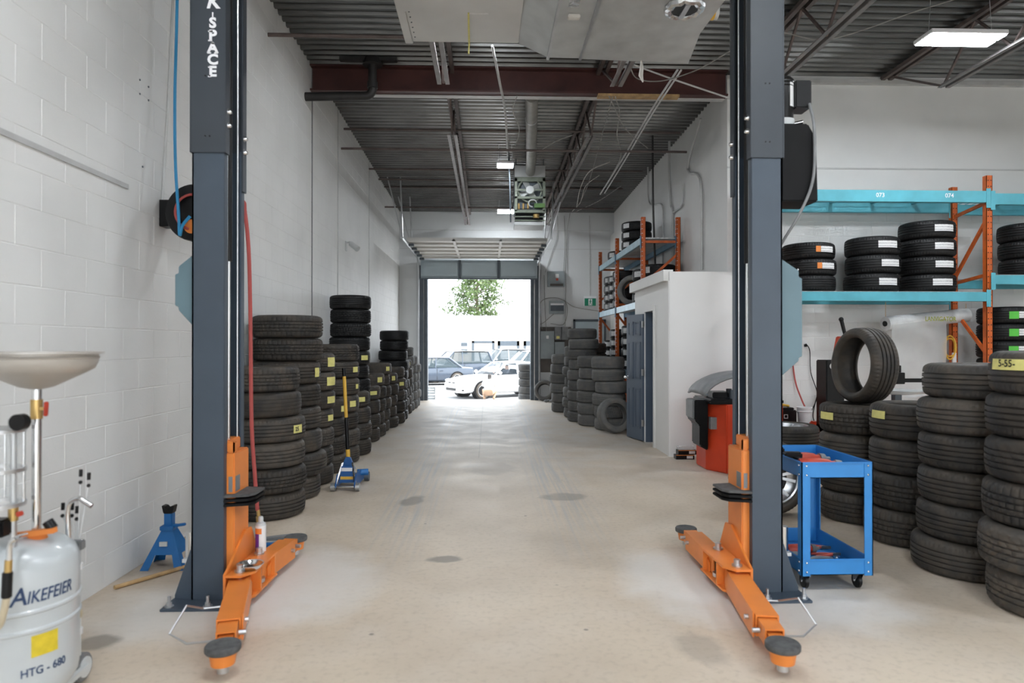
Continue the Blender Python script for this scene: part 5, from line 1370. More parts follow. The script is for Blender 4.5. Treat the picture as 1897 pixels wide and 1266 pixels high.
wbox(1017, 558, 1044, 582, .15, ELG, 'grey electrical box with dark slotted front, lower one', 'electrical_box', 'electrical box', (('slot_cover', 1019, 563, 1043, 566, .01, LETTER), ('dark_front', 1019, 567, 1043, 577, .01, DARKFR)))
wbox(1001, 614, 1026, 665, .12, ELG, 'tall grey breaker panel on the dark board', 'breaker_panel', 'electrical panel', (('door', 1004, 618, 1023, 661, .01, ELG), ('label', 1011, 622, 1016, 628, .013, PAPER)))
wbox(1027, 606, 1039, 630, .11, GREY, 'small meter box left of the pair on the dark board', 'meter_box', 'electrical box', (('tag', 1030, 623, 1036, 628, .003, YTAPE),))
wbox(1040, 606, 1052, 630, .11, GREY, 'small meter box right of the pair on the dark board', 'meter_box', 'electrical box', (('lid', 1041, 608, 1051, 628, .006, GREY),))
wbox(1027, 634, 1045, 657, .10, ELG, 'square grey box below the meter boxes', 'electrical_box', 'electrical box', (('lid', 1028, 636, 1044, 655, .006, ELG),))
# steel door on the far wall behind tires
a, b = at_y(1062, 640, Yq), at_y(1122, 592, Yq)
d3 = struct(thing('door_3', 'blue grey steel door on the far wall behind the tires', 'door', ((a.x + b.x) / 2, Yq, 0)))
MB().box(a.x + .05, b.x - .05, Yq - .04, Yq, 0, b.z - .06).build('slab', DOORG, d3, smooth=False, bev=.004)
for x0, x1, z0, z1 in ((a.x, a.x + .05, 0, b.z), (b.x - .05, b.x, 0, b.z), (a.x, b.x, b.z - .06, b.z)): MB().box(x0, x1, Yq - .06, Yq, z0, z1).build('frame', DARKFR, d3, smooth=False)
# exit sign
a, b = at_y(1083, 567, Yq - .05), at_y(1104, 553, Yq - .05)
t = thing('exit_sign', 'green running man exit sign on the far wall', 'sign', ((a.x + b.x) / 2, Yq, a.z))
MB().box(a.x - .02, b.x + .02, Yq - .05, Yq, a.z - .01, b.z + .06).build('housing', LETTER, t, smooth=False, bev=.006)
MB().box(a.x, b.x, Yq - .053, Yq - .05, a.z, b.z).build('face', GREEN, t, smooth=False)
cx_ = (a.x + b.x) / 2; h = b.z - a.z; ys = Yq - .0535
def flat(pts): return MB().prism([(cx_ + q[0] * h, a.z + q[1] * h) for q in pts], ys - .001, ys, 'y').build('pictogram', LETTER, t, smooth=False)
flat([(-.25, .08), (-.25, .92), (.25, .92), (.25, .08)])
for pts in ([(-.02, .72), (.10, .72), (.06, .40), (-.08, .42)], [(-.06, .42), (.02, .44), (-.10, .14), (-.18, .14)], [(0, .42), (.06, .40), (.14, .30), (.20, .12), (.13, .12), (.08, .28)], [(.06, .70), (.20, .52), (.16, .50), (.04, .62)], [(-.04, .70), (-.16, .58), (-.14, .52), (0, .62)]):
    MB().prism([(cx_ + q[0] * h, a.z + q[1] * h) for q in pts], ys - .002, ys, 'y').build('figure', GREEN, t, smooth=False)
MB().cyl((cx_ + .03 * h, ys - .002, a.z + .80 * h), (cx_ + .03 * h, ys, a.z + .80 * h), .075 * h, n=12).build('figure', GREEN, t, smooth=False)
cable('conduit', [at_y(1092, 400, Yq), at_y(1093, 480, Yq), at_y(1093, 548, Yq)], .011, CONDUIT, 'thin conduit dropping down to the exit sign', 'conduit')
for k, (pts, lb) in enumerate((([(1026, 582), (1000, 600), (1002, 560), (1030, 552), (1050, 565), (1045, 600), (1020, 600)], 'coil of grey cable hanging around the lower electrical box'),
        ([(1044, 556), (1062, 568), (1085, 573), (1112, 577)], 'grey cable sagging along far wall below the exit sign'),
        ([(1033, 400), (1032, 440), (1022, 470), (1010, 505)], 'thin wire dropping from the deck left of the upper electrical box'),
        ([(1045, 400), (1047, 450), (1044, 505)], 'thin wire dropping to right edge of upper electrical box'),
        ([(1056, 395), (1050, 440), (1048, 560), (1047, 605)], 'thin wire running down to the meter boxes'),
        ([(1002, 500), (1000, 560), (1004, 610)], 'wires hanging beside the far door track'),
        ([(1008, 510), (1009, 560), (1012, 614)], 'grey conduit down to the tall breaker panel'))):
    cable('cable', [at_y(a_, b_, Yq - .03) for a_, b_ in pts], .009 if k < 2 else .007, WIRE, lb, 'cable', 'cables on the far wall')
p = at_z(1016, 742); m = MB()
for k in range(5): m.sphere((p.x - .12 + .07 * k, 17.55 + .04 * math.sin(k * 2), .035 + .01 * (k % 2)), .055, 10, 6, (1.1, .8, .65))
whole('rag_pile', m, GREY, 'dark grey rag bundle on the floor right of far door', 'rag')

# ================================================================ left side things
# security camera
p = at_x(640, 452, XL)
t = thing('security_camera', 'white security camera high on the left wall', 'camera', p)
MB().box(XL, XL + .02, p.y - .05, p.y + .05, p.z - .12, p.z + .04).build('wall_plate', LGREY, t, smooth=False, bev=.004)
MB().tube([(XL + .02, p.y, p.z + .02), (XL + .08, p.y, p.z + .03), (XL + .12, p.y, p.z)], .014, 8).build('arm', LGREY, t)
MB().cyl((XL + .08, p.y + .03, p.z + .01), (XL + .21, p.y - .02, p.z - .09), .045, .05, 18).build('body', LGREY, t)
# hose reel, blue feed hose, red hose
yr = 5.0; zr = at_y(345, 397, yr).z; xr = XL + .27
t = thing('hose_reel', 'black wall mounted hose reel half hidden behind left lift post', 'hose reel', (XL, yr, zr))
MB().box(XL, XL + .10, yr - .02, yr + .10, zr - .09, zr + .10).build('wall_bracket', BLACK, t, smooth=False, bev=.004)
for y, nm in ((yr - .06, 'front_disc'), (yr + .12, 'rear_disc')):
    m = MB(); m.lathe([(0, 0), (.07, 0), (.10, .008), (.185, .004), (.20, .010), (.205, .002), (.20, -.008), (.185, -.006), (.10, -.002), (.07, -.010), (0, -.010)], (xr, y, zr), 36, 'y'); dsc = m.build(nm, BLACK, t)
    if nm == 'front_disc':
        m = MB(); m.cyl((xr - .02, y - .006, zr - .10), (xr - .02, y - .012, zr - .10), .05, n=24); m.build('orange_badge', ORSTK, dsc)
MB().cyl((xr, yr - .06, zr), (xr, yr + .12, zr), .06, n=20).build('drum', BLACK, t)
m = MB()
for k in range(4): m.tube([(xr + .115 * math.cos(a), yr - .03 + k * .035, zr + .115 * math.sin(a)) for a in [i * 2 * PI / 28 for i in range(28)]], .016, 8, True)
m.build('wound_hose', REDHOSE, t)
m = MB(); m.tube(arc((xr, yr - .085, zr), .125, R(75), R(255), 14), .009, 8); m.build('inlet_hose', REDHOSE, t)
MB().box(XL + .05, xr, yr + .03, yr + .06, zr - .03, zr + .03).build('arm', BLACK, t, smooth=False)
cable('air_hose', [at_y(329, -40, yr), at_y(327, 60, yr - .02), at_y(324, 180, yr - .04), at_y(325, 300, yr - .1), at_y(331, 400, yr - .14), at_y(333, 436, yr - .15), at_y(338, 418, yr - .14), at_y(352, 401, yr - .12)], .011, BLUEHOSE, 'blue air hose dropping from the roof to hose reel', 'hose')
t = thing('air_hose', 'faded red air hose with brass coupler hanging beside left lift post', 'hose', at_y(478, 968, yr))
MB().tube(spline([(xr + .08, yr + .03, zr + .09), at_y(446, 372, yr - .02), at_y(454, 395, yr), at_y(461, 470, yr), at_y(464, 600, yr), at_y(466, 780, yr), at_y(472, 880, yr), at_y(477, 946, yr)]), .014, 10).build('hose', REDHOSE, t)
p = at_y(478, 945, yr); q = at_y(480, 968, yr)
m = MB(); m.cyl(p, p.lerp(q, .5), .013, n=12); m.cyl(p.lerp(q, .5), q, .019, n=12); m.build('coupler', BRASS, t)
cable('conduit', [at_x(322, -30, XL + .01), at_x(312, 180, XL + .01), at_x(300, 378, XL + .01)], .010, CONDUIT, 'thin grey conduit down the left wall to hose reel', 'conduit')
for k, (a_, b_) in enumerate(((258, 148), (274, 161), (258, 174), (274, 186), (263, 309))):
    p = at_x(a_, b_, XL); 
    m = MB(); m.cyl((XL + .002, p.y, p.z), (XL + .007, p.y, p.z), .007, n=8); o = m.build('bolt_stub', DARKFR, wall_left)
# jack stand
p = at_z(316, 1046); jx, jy = p.x, 4.72
t = thing('jack_stand', 'blue steel jack stand on the floor by the left wall', 'jack stand', (jx, jy, 0))
for sx in (-1, 1):
    for sy in (-1, 1):
        m = MB(); a0 = Vector((jx + sx * .14, jy + sy * .12, 0)); a1 = Vector((jx + sx * .032, jy + sy * .03, .26))
        m.add([a0 + Vector((-sx * .055, 0, 0)), a0, a0 + Vector((0, -sy * .055, 0)), a1 + Vector((-sx * .03, 0, 0)), a1, a1 + Vector((0, -sy * .03, 0)),
               a0 + Vector((-sx * .055, -sy * .004, 0)), a0 + Vector((-sx * .004, -sy * .004, 0)), a0 + Vector((-sx * .004, -sy * .055, 0)), a1 + Vector((-sx * .03, -sy * .004, 0)), a1 + Vector((-sx * .004, -sy * .004, 0)), a1 + Vector((-sx * .004, -sy * .03, 0))],
              [(0, 1, 4, 3), (1, 2, 5, 4), (6, 9, 10, 7), (7, 10, 11, 8), (0, 3, 9, 6), (2, 8, 11, 5), (0, 6, 7, 1), (1, 7, 8, 2)])
        m.build('leg', STANDB, t, smooth=False)
for sgn, ax_ in ((-1, 'y'), (1, 'y'), (-1, 'x'), (1, 'x')):
    m = MB()
    if ax_ == 'y':
        y0, y1 = jy + sgn * .088, jy + sgn * .031; m.add([(jx - .075, y0, .095), (jx + .075, y0, .095), (jx + .032, y1, .26), (jx - .032, y1, .26), (jx - .075, y0 - sgn * .003, .095), (jx + .075, y0 - sgn * .003, .095), (jx + .032, y1 - sgn * .003, .26), (jx - .032, y1 - sgn * .003, .26)], [(0, 1, 2, 3), (7, 6, 5, 4), (0, 4, 5, 1), (1, 5, 6, 2), (2, 6, 7, 3), (3, 7, 4, 0)])
    else:
        x0, x1 = jx + sgn * .10, jx + sgn * .033; m.add([(x0, jy - .06, .095), (x0, jy + .06, .095), (x1, jy + .03, .26), (x1, jy - .03, .26), (x0 - sgn * .003, jy - .06, .095), (x0 - sgn * .003, jy + .06, .095), (x1 - sgn * .003, jy + .03, .26), (x1 - sgn * .003, jy - .03, .26)], [(0, 1, 2, 3), (7, 6, 5, 4), (0, 4, 5, 1), (1, 5, 6, 2), (2, 6, 7, 3), (3, 7, 4, 0)])
    pn = m.build('side_panel', STANDB, t, smooth=False)
MB().box(jx - .028, jx + .028, jy - .026, jy + .026, .25, .36).build('ratchet_post', STANDB, t, smooth=False, bev=.006)
m = MB(); m.prism([(jx - .03, .355), (jx + .03, .355), (jx + .042, .41), (jx + .02, .405), (jx + .0, .385), (jx - .02, .405), (jx - .042, .41)], jy - .03, jy + .03, 'y'); m.build('saddle', BLACK, t, smooth=False, bev=.004)
m = MB(); m.box(jx - .045, jx + .045, jy - .05, jy + .03, .245, .275); m.bar((jx + .03, jy - .02, .27), (jx + .12, jy - .03, .285), .022, .018); m.build('release_handle', STANDB, t, smooth=False, bev=.004)
MB().box(jx - .03, jx + .02, jy - .083, jy - .072, .15, .18).build('sticker', LGREY, t, smooth=False)
# broom handle on the floor
a, b = at_z(212, 1089, .014), at_z(372, 1042, .014); m = MB(); m.cyl(a, b, .013, n=12); whole('broom_handle', m, WOOD, 'wooden broom handle lying on the floor along left wall', 'stick')
# low blue scissor jack behind the left arm
p = at_z(500, 1018)
t = thing('scissor_jack', 'blue and grey scissor jack lying behind the left lift arm', 'jack', (p.x - .05, 5.12, 0))
X0 = p.x - .1
m = MB(); m.box(X0 - .16, X0 + .14, 5.0, 5.06, .0, .05); m.build('lower_arm', STANDB, t, smooth=False, bev=.006)
m = MB(); m.bar((X0 - .1, 5.1, .03), (X0 + .24, 5.18, .05), .07, .05); m.build('upper_arm', GREY, t, smooth=False, bev=.006)
m = MB(); m.cyl((X0 - .2, 5.08, .04), (X0 + .26, 5.08, .05), .011, n=10); m.build('screw', ZINC, t)
# ---- trolley jack
p = at_z(644, 906); fx, fy = p.x, 7.2
t = thing('floor_jack', 'blue trolley jack with upright yellow and black handle by tire stacks', 'floor jack', (fx, fy, 0))
for s in (-1, 1):
    m = MB(); m.prism([(fy - .18, .03), (fy + .38, .03), (fy + .38, .10), (fy + .1, .17), (fy - .12, .16), (fy - .2, .06)], fx + s * .095 - .006, fx + s * .095 + .006, 'x'); m.build('side_plate', JBLUE, t, smooth=False, bev=.003)
    m = MB(); m.cyl((fx + s * .125 - .02, fy - .17, .042), (fx + s * .125 + .02, fy - .17, .042), .042, n=20); m.build('wheel', ZINC, t)
    m = MB(); m.cyl((fx + s * .125 - .025, fy + .36, .05), (fx + s * .125 + .025, fy + .36, .05), .05, n=20); m.build('wheel', DARKFR, t)
    MB().bar((fx + s * .10, fy - .16, .06), (fx + s * .05, fy - .05, .27), .02, .03, (0, 1, 0)).build('front_strut', CHROME, t, smooth=False, bev=.004)
MB().cyl((fx - .14, fy - .17, .042), (fx + .14, fy - .17, .042), .013, n=12).build('axle', CHROME, t)
m = MB(); m.prism([(fx - .085, .07), (fx + .085, .07), (fx + .055, .24), (fx - .055, .24)], fy - .10, fy - .085, 'y'); fp = m.build('front_cover', JBLUE, t, smooth=False, bev=.004)
MB().box(fx - .055, fx + .055, fy - .104, fy - .10, .19, .225).build('white_label', LETTER, fp, smooth=False); MB().box(fx - .065, fx + .065, fy - .104, fy - .10, .105, .135).build('yellow_band', YELLOW, fp, smooth=False)
MB().box(fx - .06, fx + .06, fy - .05, fy + .2, .06, .12).build('hydraulic_ram', DARKFR, t, smooth=False, bev=.01)
m = MB(); m.prism([(fx - .075, .20), (fx + .075, .20), (fx + .022, .33), (fx - .022, .33)], fy - .06, fy - .01, 'y'); m.build('handle_yoke', JBLUE, t, smooth=False, bev=.006)
m = MB(); m.cyl((fx + .06, fy + .15, .13), (fx + .17, fy + .18, .13), .035, n=16); m.build('saddle', STANDB, t)
hz = at_y(638, 682, fy).z; hx = at_y(638, 682, fy).x
def hp(k): return Vector((fx + (hx - fx) * k, fy - .03, .30 + (hz - .30) * k))
hd_ = MB().cyl(hp(0), hp(.11), .022, n=14).build('handle_socket', YELLOW, t)
MB().cyl(hp(.11), hp(.46), .020, n=14).build('handle_grip', BLACK, t)
MB().cyl(hp(.46), hp(.91), .018, n=14).build('handle_tube', YELLOW, t)
MB().cyl(hp(.91), hp(1), .020, n=14).build('handle_end', BLACK, t)

# ---- waste oil drainer
ox, oy = at_y(33, 1100, 2.72).x, 2.72
zz = lambda py, Y=oy: at_y(35, py, Y).z
t = thing('oil_drainer', 'light grey waste oil drainer with a wide bowl at the left edge', 'oil drainer', (ox, oy, 0))
Rt = .205
m = MB(); m.lathe([(0, .155), (.12, .155), (.175, .17), (Rt - .005, .21), (Rt, .25), (Rt, .432), (Rt + .006, .438), (Rt + .006, .446), (Rt, .452), (Rt, .502), (Rt + .006, .508), (Rt + .006, .516), (Rt, .522), (Rt, .66), (Rt - .015, .70), (.15, .735), (.07, .755), (0, .758)], (ox, oy, 0), 48); tk = m.build('tank', TANK, t)
# printing wrapped round the tank
base = math.atan2(-oy, -ox)
def wrap(rr_, ca, slope=0.):
    def f(c):
        a = base + ca + c.x / rr_
        return Vector((ox + (rr_ + c.z) * math.cos(a), oy + (rr_ + c.z) * math.sin(a), c.y))
    return f
def wtext(nm, body, size, ca, zc_, shear=0., off=0., sx=1.):
    cu = bpy.data.curves.new(nm, 'FONT'); cu.body = body; cu.size = size; cu.align_x = 'CENTER'; cu.align_y = 'CENTER'; cu.shear = shear; cu.offset = off; cu.extrude = .0004; cu.resolution_u = 3
    o_ = bpy.data.objects.new('tmp', cu); COL.objects.link(o_); me = bpy.data.meshes.new_from_object(o_.evaluated_get(bpy.context.evaluated_depsgraph_get())); bpy.data.objects.remove(o_)
    w_ = wrap(Rt + .0012, ca); off_ = woff(tk)
    for v in me.vertices: v.co = w_(Vector((v.co.x * sx, v.co.y, v.co.z))) + Vector((0, 0, zc_)) - off_
    me.materials.clear(); me.materials.append(INK); return link(nm, me, tk)
wtext('brand_initial', 'A', .092, .0, .574, .2, .0012, .85)
wtext('brand_print', 'IKEFEIER', .064, .54, .566, .2, .0008, .72)
wtext('model_print', 'HTG - 680', .042, .42, .292, .0, .0006, .85)
m = MB(); n = 8; vs_ = []; w_ = wrap(Rt + .0015, .42)
for z in (.345, .425):
    for i in range(n): v = w_(Vector((-.046 + .092 * i / (n - 1), 0, 0))); vs_.append((v.x, v.y, z))
m.add(vs_, [(i, i + 1, n + i + 1, n + i) for i in range(n - 1)]); m.build('yellow_notice', mat('yellow notice', (.72, .55, .03), .5, var=.1, scale=40), tk)
# chassis
for a in (R(0), R(120), R(240)):
    pass
m = MB(); m.box(ox - .17, ox + .17, oy - .05, oy + .05, .125, .155); m.build('base_bar', LGREY, t, smooth=False, bev=.004)
wx, wy = at_z(150, 1262).x, at_z(150, 1262).y
for sx in (-1, 1):
    wxx = wx if sx > 0 else 2 * ox - wx
    m = MB(); m.cyl((wxx - .018, wy, .062), (wxx + .018, wy, .062), .062, n=28); wl_ = m.build('wheel', GREY, t, bev=.006)
    for s in (-1, 1): MB().cyl((wxx + s * .018, wy, .062), (wxx + s * .023, wy, .062), .044, n=24).build('hub_cap', LGREY, wl_)
    m = MB(); m.bar((wxx + sx * .03, wy, .07), (ox + sx * .08, oy - .16, .075), .022, .022); m.build('axle_leg', LGREY, t, smooth=False)
    m = MB(); m.prism([(wxx - .05, .06), (wxx - .02, .06), (wxx - .045, .18), (wxx - .07, .18)], wy - .03, wy - .01, 'y'); m.build('wheel_bracket', WHITE, t, smooth=False)
m = MB(); m.cyl((wx - .023, wy, .062), (2 * ox - wx + .023, wy, .062), .01, n=10); m.build('axle', ZINC, t)
m = MB(); m.cyl((ox - .03, oy - .17, .03), (ox + .0, oy - .17, .03), .03, n=20); m.bar((ox - .015, oy - .17, .03), (ox - .015, oy - .16, .17), .03, .02, (1, 0, 0)); m.build('front_caster', DARKFR, t)
# pole and bowl
bx_ = at_y(68, 700, oy).x
m = MB(); m.cyl((bx_, oy, .72), (bx_, oy, 1.335), .0165, n=18); m.build('pole', CHROME, t)
m = MB(); m.cyl((bx_, oy, .735), (bx_, oy, .765), .045, .03, 18); m.bar((bx_ - .06, oy - .03, .765), (bx_ + .09, oy - .03, .785), .03, .02); m.build('orange_collar', ORSTK, t)
m = MB(); m.cyl((bx_, oy, 1.21), (bx_, oy, 1.285), .021, n=16); vb = m.build('bowl_valve', BRASS, t)
MB().bar((bx_ + .02, oy - .01, 1.25), (bx_ + .045, oy - .01, 1.25), .012, .012).build('stem', BRASS, vb); m = MB(); m.bar((bx_ + .047, oy - .02, 1.222), (bx_ + .05, oy - .02, 1.278), .014, .014, (1, 0, 0)); m.build('red_tap', TOOLR, vb, smooth=False, bev=.003)
zr_ = zz(652); m = MB()
m.lathe([(.022, 1.325), (.06, 1.335), (.16, 1.385), (.195, 1.405), (.207, 1.43), (.208, zr_ - .01), (.228, zr_ - .008), (.228, zr_), (.205, zr_), (.202, 1.43), (.16, 1.392), (.05, 1.345), (.0, 1.34)], (bx_, oy, 0), 48); bw = m.build('bowl', BOWLM, t)
m = MB(); m.lathe([(.208, zr_ - .028), (.213, zr_ - .022), (.208, zr_ - .016)], (bx_, oy, 0), 48); m.build('bowl_bead', BOWLM, bw)
# sight glass chamber
gx, gy = at_y(-5, 860, oy - .10).x, oy - .10
zt_, zl_ = zz(798, gy), zz(935, gy)
m = MB(); m.lathe([(.088, zl_), (.088, zt_)], (gx, gy, 0), 36); gc = m.build('sight_glass', GLASS, t)
for z in (zl_, (zl_ + zt_) / 2 - .01, zt_):
    m = MB(); rr_ = .092; m.lathe([(.075 if z != (zl_ + zt_) / 2 - .01 else .087, z - .006), (rr_, z - .006), (rr_, z + .008), (.075 if z != (zl_ + zt_) / 2 - .01 else .087, z + .008)], (gx, gy, 0), 36, close=True); m.build('chamber_ring', ZINC, gc)
MB().cyl((gx, gy, zt_ - .002), (gx, gy, zt_ + .008), .09, n=36).build('chamber_cap', ZINC, gc)
for a in (.3, 1.9, 3.5, 5.1): MB().cyl((gx + .084 * math.cos(a), gy + .084 * math.sin(a), zl_), (gx + .084 * math.cos(a), gy + .084 * math.sin(a), zt_), .004, n=8).build('tie_rod', CHROME, gc)
cxp = at_y(25, 860, gy).x
MB().cyl((cxp, gy, zl_ - .16), (cxp, gy, zt_ + .03), .012, n=14).build('suction_tube', ZINC, gc)
m = MB(); m.cyl((cxp, gy, zt_ + .008), (cxp, gy, zt_ + .045), .018, n=14); m.cyl((cxp + .01, gy - .02, zt_ + .03), (cxp + .045, gy - .03, zt_ + .03), .012, n=12); m.build('gauge_fitting', CHROME, gc)
m = MB(); m.cyl((cxp + .045, gy - .015, zt_ + .035), (cxp + .045, gy - .05, zt_ + .035), .030, n=24); m.build('vacuum_gauge', BLACK, gc)
m = MB(); m.cyl((cxp, gy, zl_ - .06), (cxp, gy, zl_ - .01), .017, n=14); m.build('brass_fitting', BRASS, gc)
MB().bar((cxp + .02, gy - .01, zl_ - .035), (cxp + .04, gy - .01, zl_ - .03), .018, .018).build('red_tap', TOOLR, gc, bev=.003)
MB().box(gx - .1, gx + .06, gy - .06, gy + .0, zl_ - .11, zl_ - .045).build('handle_block', BLACK, t, smooth=False, bev=.008)
# probe holder tube, hooked probe, hoses, wands
hx_, hy_ = at_y(141, 1100, 2.95).x, 2.95
z0_, z1_ = at_y(141, 1215, 2.95).z, at_y(141, 1010, 2.95).z
MB().cyl((hx_, hy_, max(z0_, .10)), (hx_, hy_, z1_), .019, n=18).build('probe_holder', LGREY, t)
for py in (1050, 1170):
    z = at_y(141, py, 2.95).z; m = MB(); m.bar((ox + .12, oy + .1, z), (hx_, hy_, z), .03, .014); m.cyl((hx_, hy_, z - .012), (hx_, hy_, z + .012), .025, n=18); m.build('holder_clip', WHITE, t)
MB().box(hx_ - .02, hx_ + .03, hy_ - .02, hy_ + .02, z1_ - .02, z1_ + .02).build('holder_top', GREY, t, smooth=False, bev=.005)
P2 = lambda a, b, Y=2.86: at_y(a, b, Y)
m = MB(); m.tube(spline([P2(127, 1012), P2(126, 975), P2(125, 945), P2(131, 930), P2(146, 924), P2(158, 931), P2(170, 938)], 6), .0105, 12); pr_ = m.build('hooked_probe', CHROME, t)
m = MB(); m.cyl(P2(126, 1004), P2(126, 1028), .013, n=14); m.build('brass_fitting', BRASS, pr_)
m = MB(); m.bar(P2(114, 1008, 2.85), P2(118, 1026, 2.85), .02, .014); m.build('red_tap', TOOLR, pr_, bev=.004)
m = MB(); m.cyl(P2(126, 1030), P2(126, 1072), .015, n=16); m.build('grip', BLACK, pr_, bev=.003)
m = MB(); m.box(P2(115, 1040).x, P2(128, 1040).x, 2.83, 2.85, P2(120, 1046).z, P2(120, 1030).z); m.build('white_tag', LETTER, pr_, smooth=False)
m = MB(); m.tube(spline([P2(127, 1072), P2(128, 1095), P2(138, 1118), P2(148, 1136), P2(140, 1150, 2.9)]), .011, 10); m.build('clear_hose', CLEARHOSE, pr_)
P3 = lambda a, b: at_y(a, b, 2.44)
m = MB(); m.cyl(P3(14, 1060), P3(12, 1108), .0165, n=16); gr_ = m.build('hose_grip', BLACK, t, bev=.003)
m = MB(); m.tube(spline([P3(17, 1040), P3(19, 1010), P3(30, 998), at_y(48, 992, 2.6)]), .009, 10); m.build('hose_elbow', CHROME, gr_)
m = MB(); m.cyl(P3(16, 1038), P3(15, 1060), .012, n=12); m.build('brass_fitting', BRASS, gr_)
m = MB(); m.tube(spline([P3(12, 1108), P3(8, 1130), P3(-2, 1160), P3(-30, 1180)]), .012, 10); m.build('clear_hose', CLEARHOSE, gr_)
MB().cyl(at_y(88, 966, 2.7), at_y(98, 980, 2.7), .02, n=14).build('relief_valve', BLACK, t)
for a_, b_, c_ in ((150, 870, 1015), (165, 876, 1015), (117, 932, 1012), (134, 932, 1012), (143, 938, 1012)):
    q0, q1, q2 = at_y(a_, b_, 2.97), at_y(a_ - 1, b_ + 24, 2.97), Vector((hx_, hy_ + .01, z1_ - .03))
    wd = MB().tube([q0, q0.lerp(q1, .55)], .0075, 8).build('wand_tip', BLACK, t); MB().sphere(q1, .0085, 8, 6).build('wand_bead', BLACK, wd)
    MB().tube([q1, q2], .0025, 6).build('wand', FILMR, wd)
# ================================================================ outside the far door
ZG = -.60
m = MB(); m.add([(-30, 18.55, -.02), (30, 18.55, -.02), (30, 24.0, ZG), (-30, 24.0, ZG), (-60, 130, ZG), (60, 130, ZG), (-30, 18.55, -.4), (30, 18.55, -.4)], [(0, 1, 2, 3), (3, 2, 5, 4), (6, 7, 1, 0)])
m.build('parking_lot', ASPH, smooth=False); struct(bpy.data.objects['parking_lot'])
m = MB(); m.box(-30, 30, -40, YN, -.12, -.02); o = m.build('front_yard', ASPH, smooth=False); struct(o)
# far building
yb2 = 85.0
t = thing('warehouse', 'pale low warehouse with loading doors across the lot', 'building', (0, yb2, ZG))
zt2 = at_y(900, 586, yb2).z
xs = at_y(849, 600, yb2).x
MB().box(-34, xs, yb2 - .6, yb2 + 14, ZG, zt2 - .3).build('wall', STUCCO, t, smooth=False)
MB().box(xs, 34, yb2, yb2 + 14, ZG, zt2 - .3).build('wall', STUCCO, t, smooth=False)
MB().box(-34.2, 34.2, yb2 - .9, yb2 + 14, zt2 - .3, zt2).build('parapet', WHITE, t, smooth=False)
for a, b, tp in ((874, 916, 632), (922, 962, 632), (970, 1010, 632)):
    x0, x1, z1 = at_y(a, 632, yb2).x, at_y(b, 632, yb2).x, at_y(a, tp, yb2).z
    fr = MB().box(x0, x0 + .3, yb2 - .25, yb2, ZG, z1).box(x1 - .3, x1, yb2 - .25, yb2, ZG, z1).box(x0, x1, yb2 - .25, yb2, z1 - (.25 if a == 874 else .6), z1).build('dock_frame', DARKFR, t, smooth=False)
    nn = 5
    for k in range(nn):
        za = ZG + (z1 - .3 - ZG) * k / nn; MB().box(x0 + .3, x1 - .3, yb2 - .12, yb2 - .05, za + .02, ZG + (z1 - .3 - ZG) * (k + 1) / nn - .02).build('door_panel', WHITE, fr, smooth=False)
for q0, q1 in ((635, 642), (647, 656)):
    a, b = at_y(854, q1, yb2), at_y(866, q0, yb2); f_ = MB().box(a.x - .05, b.x + .05, yb2 - .12, yb2 - .01, a.z - .05, b.z + .05).build('window', WHITE, t, smooth=False); MB().box(a.x, b.x, yb2 - .15, yb2 - .12, a.z, b.z).build('pane', DARKFR, f_, smooth=False)
# tree behind it
yt = 106.0; q = at_y(884, 585, yt)
t = thing('tree', 'leafy green tree rising behind the pale warehouse', 'tree', (q.x, yt, ZG))
rt = random.Random(11)
zc0 = q.z; top = at_y(884, 515, yt).z + 1.5
m = MB(); m.tube([(q.x, yt, ZG), (q.x + .1, yt, zc0), (q.x - .1, yt, (zc0 + top) / 2), (q.x + .2, yt, top)], [.35, .28, .18, .04], 10); br = []
for k in range(34):
    h = k / 33; z = zc0 - .8 + (top - zc0) * h; a = k * 2.4; ln = 5.2 * math.sqrt(max(.08, 1 - (h * 1.05 - .25) ** 2 * 1.2)) * rt.uniform(.55, 1.0)
    e = Vector((q.x + ln * math.cos(a), yt + ln * math.sin(a), z + ln * rt.uniform(.0, .25))); br.append((Vector((q.x, yt, z)), e)); m.tube([(q.x, yt, z), (Vector((q.x, yt, z)).lerp(e, .5) + Vector((0, 0, .15))), e], [.10, .06, .02], 6)
m.build('trunk', BARK, t)
m = MB()
for (s, e) in br:
    for k in range(190):
        c = s.lerp(e, rt.uniform(.35, 1.15)) + Vector((rt.gauss(0, .55), rt.gauss(0, .55), rt.gauss(0, .38))); n_ = Vector((rt.gauss(0, 1), rt.gauss(0, 1), rt.gauss(0, 1))).normalized(); u_ = n_.orthogonal().normalized() * rt.uniform(.13, .25); v_ = n_.cross(u_) * .6
        m.add([c - u_, c + v_, c + u_, c - v_], [(0, 1, 2, 3)])
o = m.build('foliage', LEAF, t, smooth=False, fix=False); o['kind'] = 'stuff'

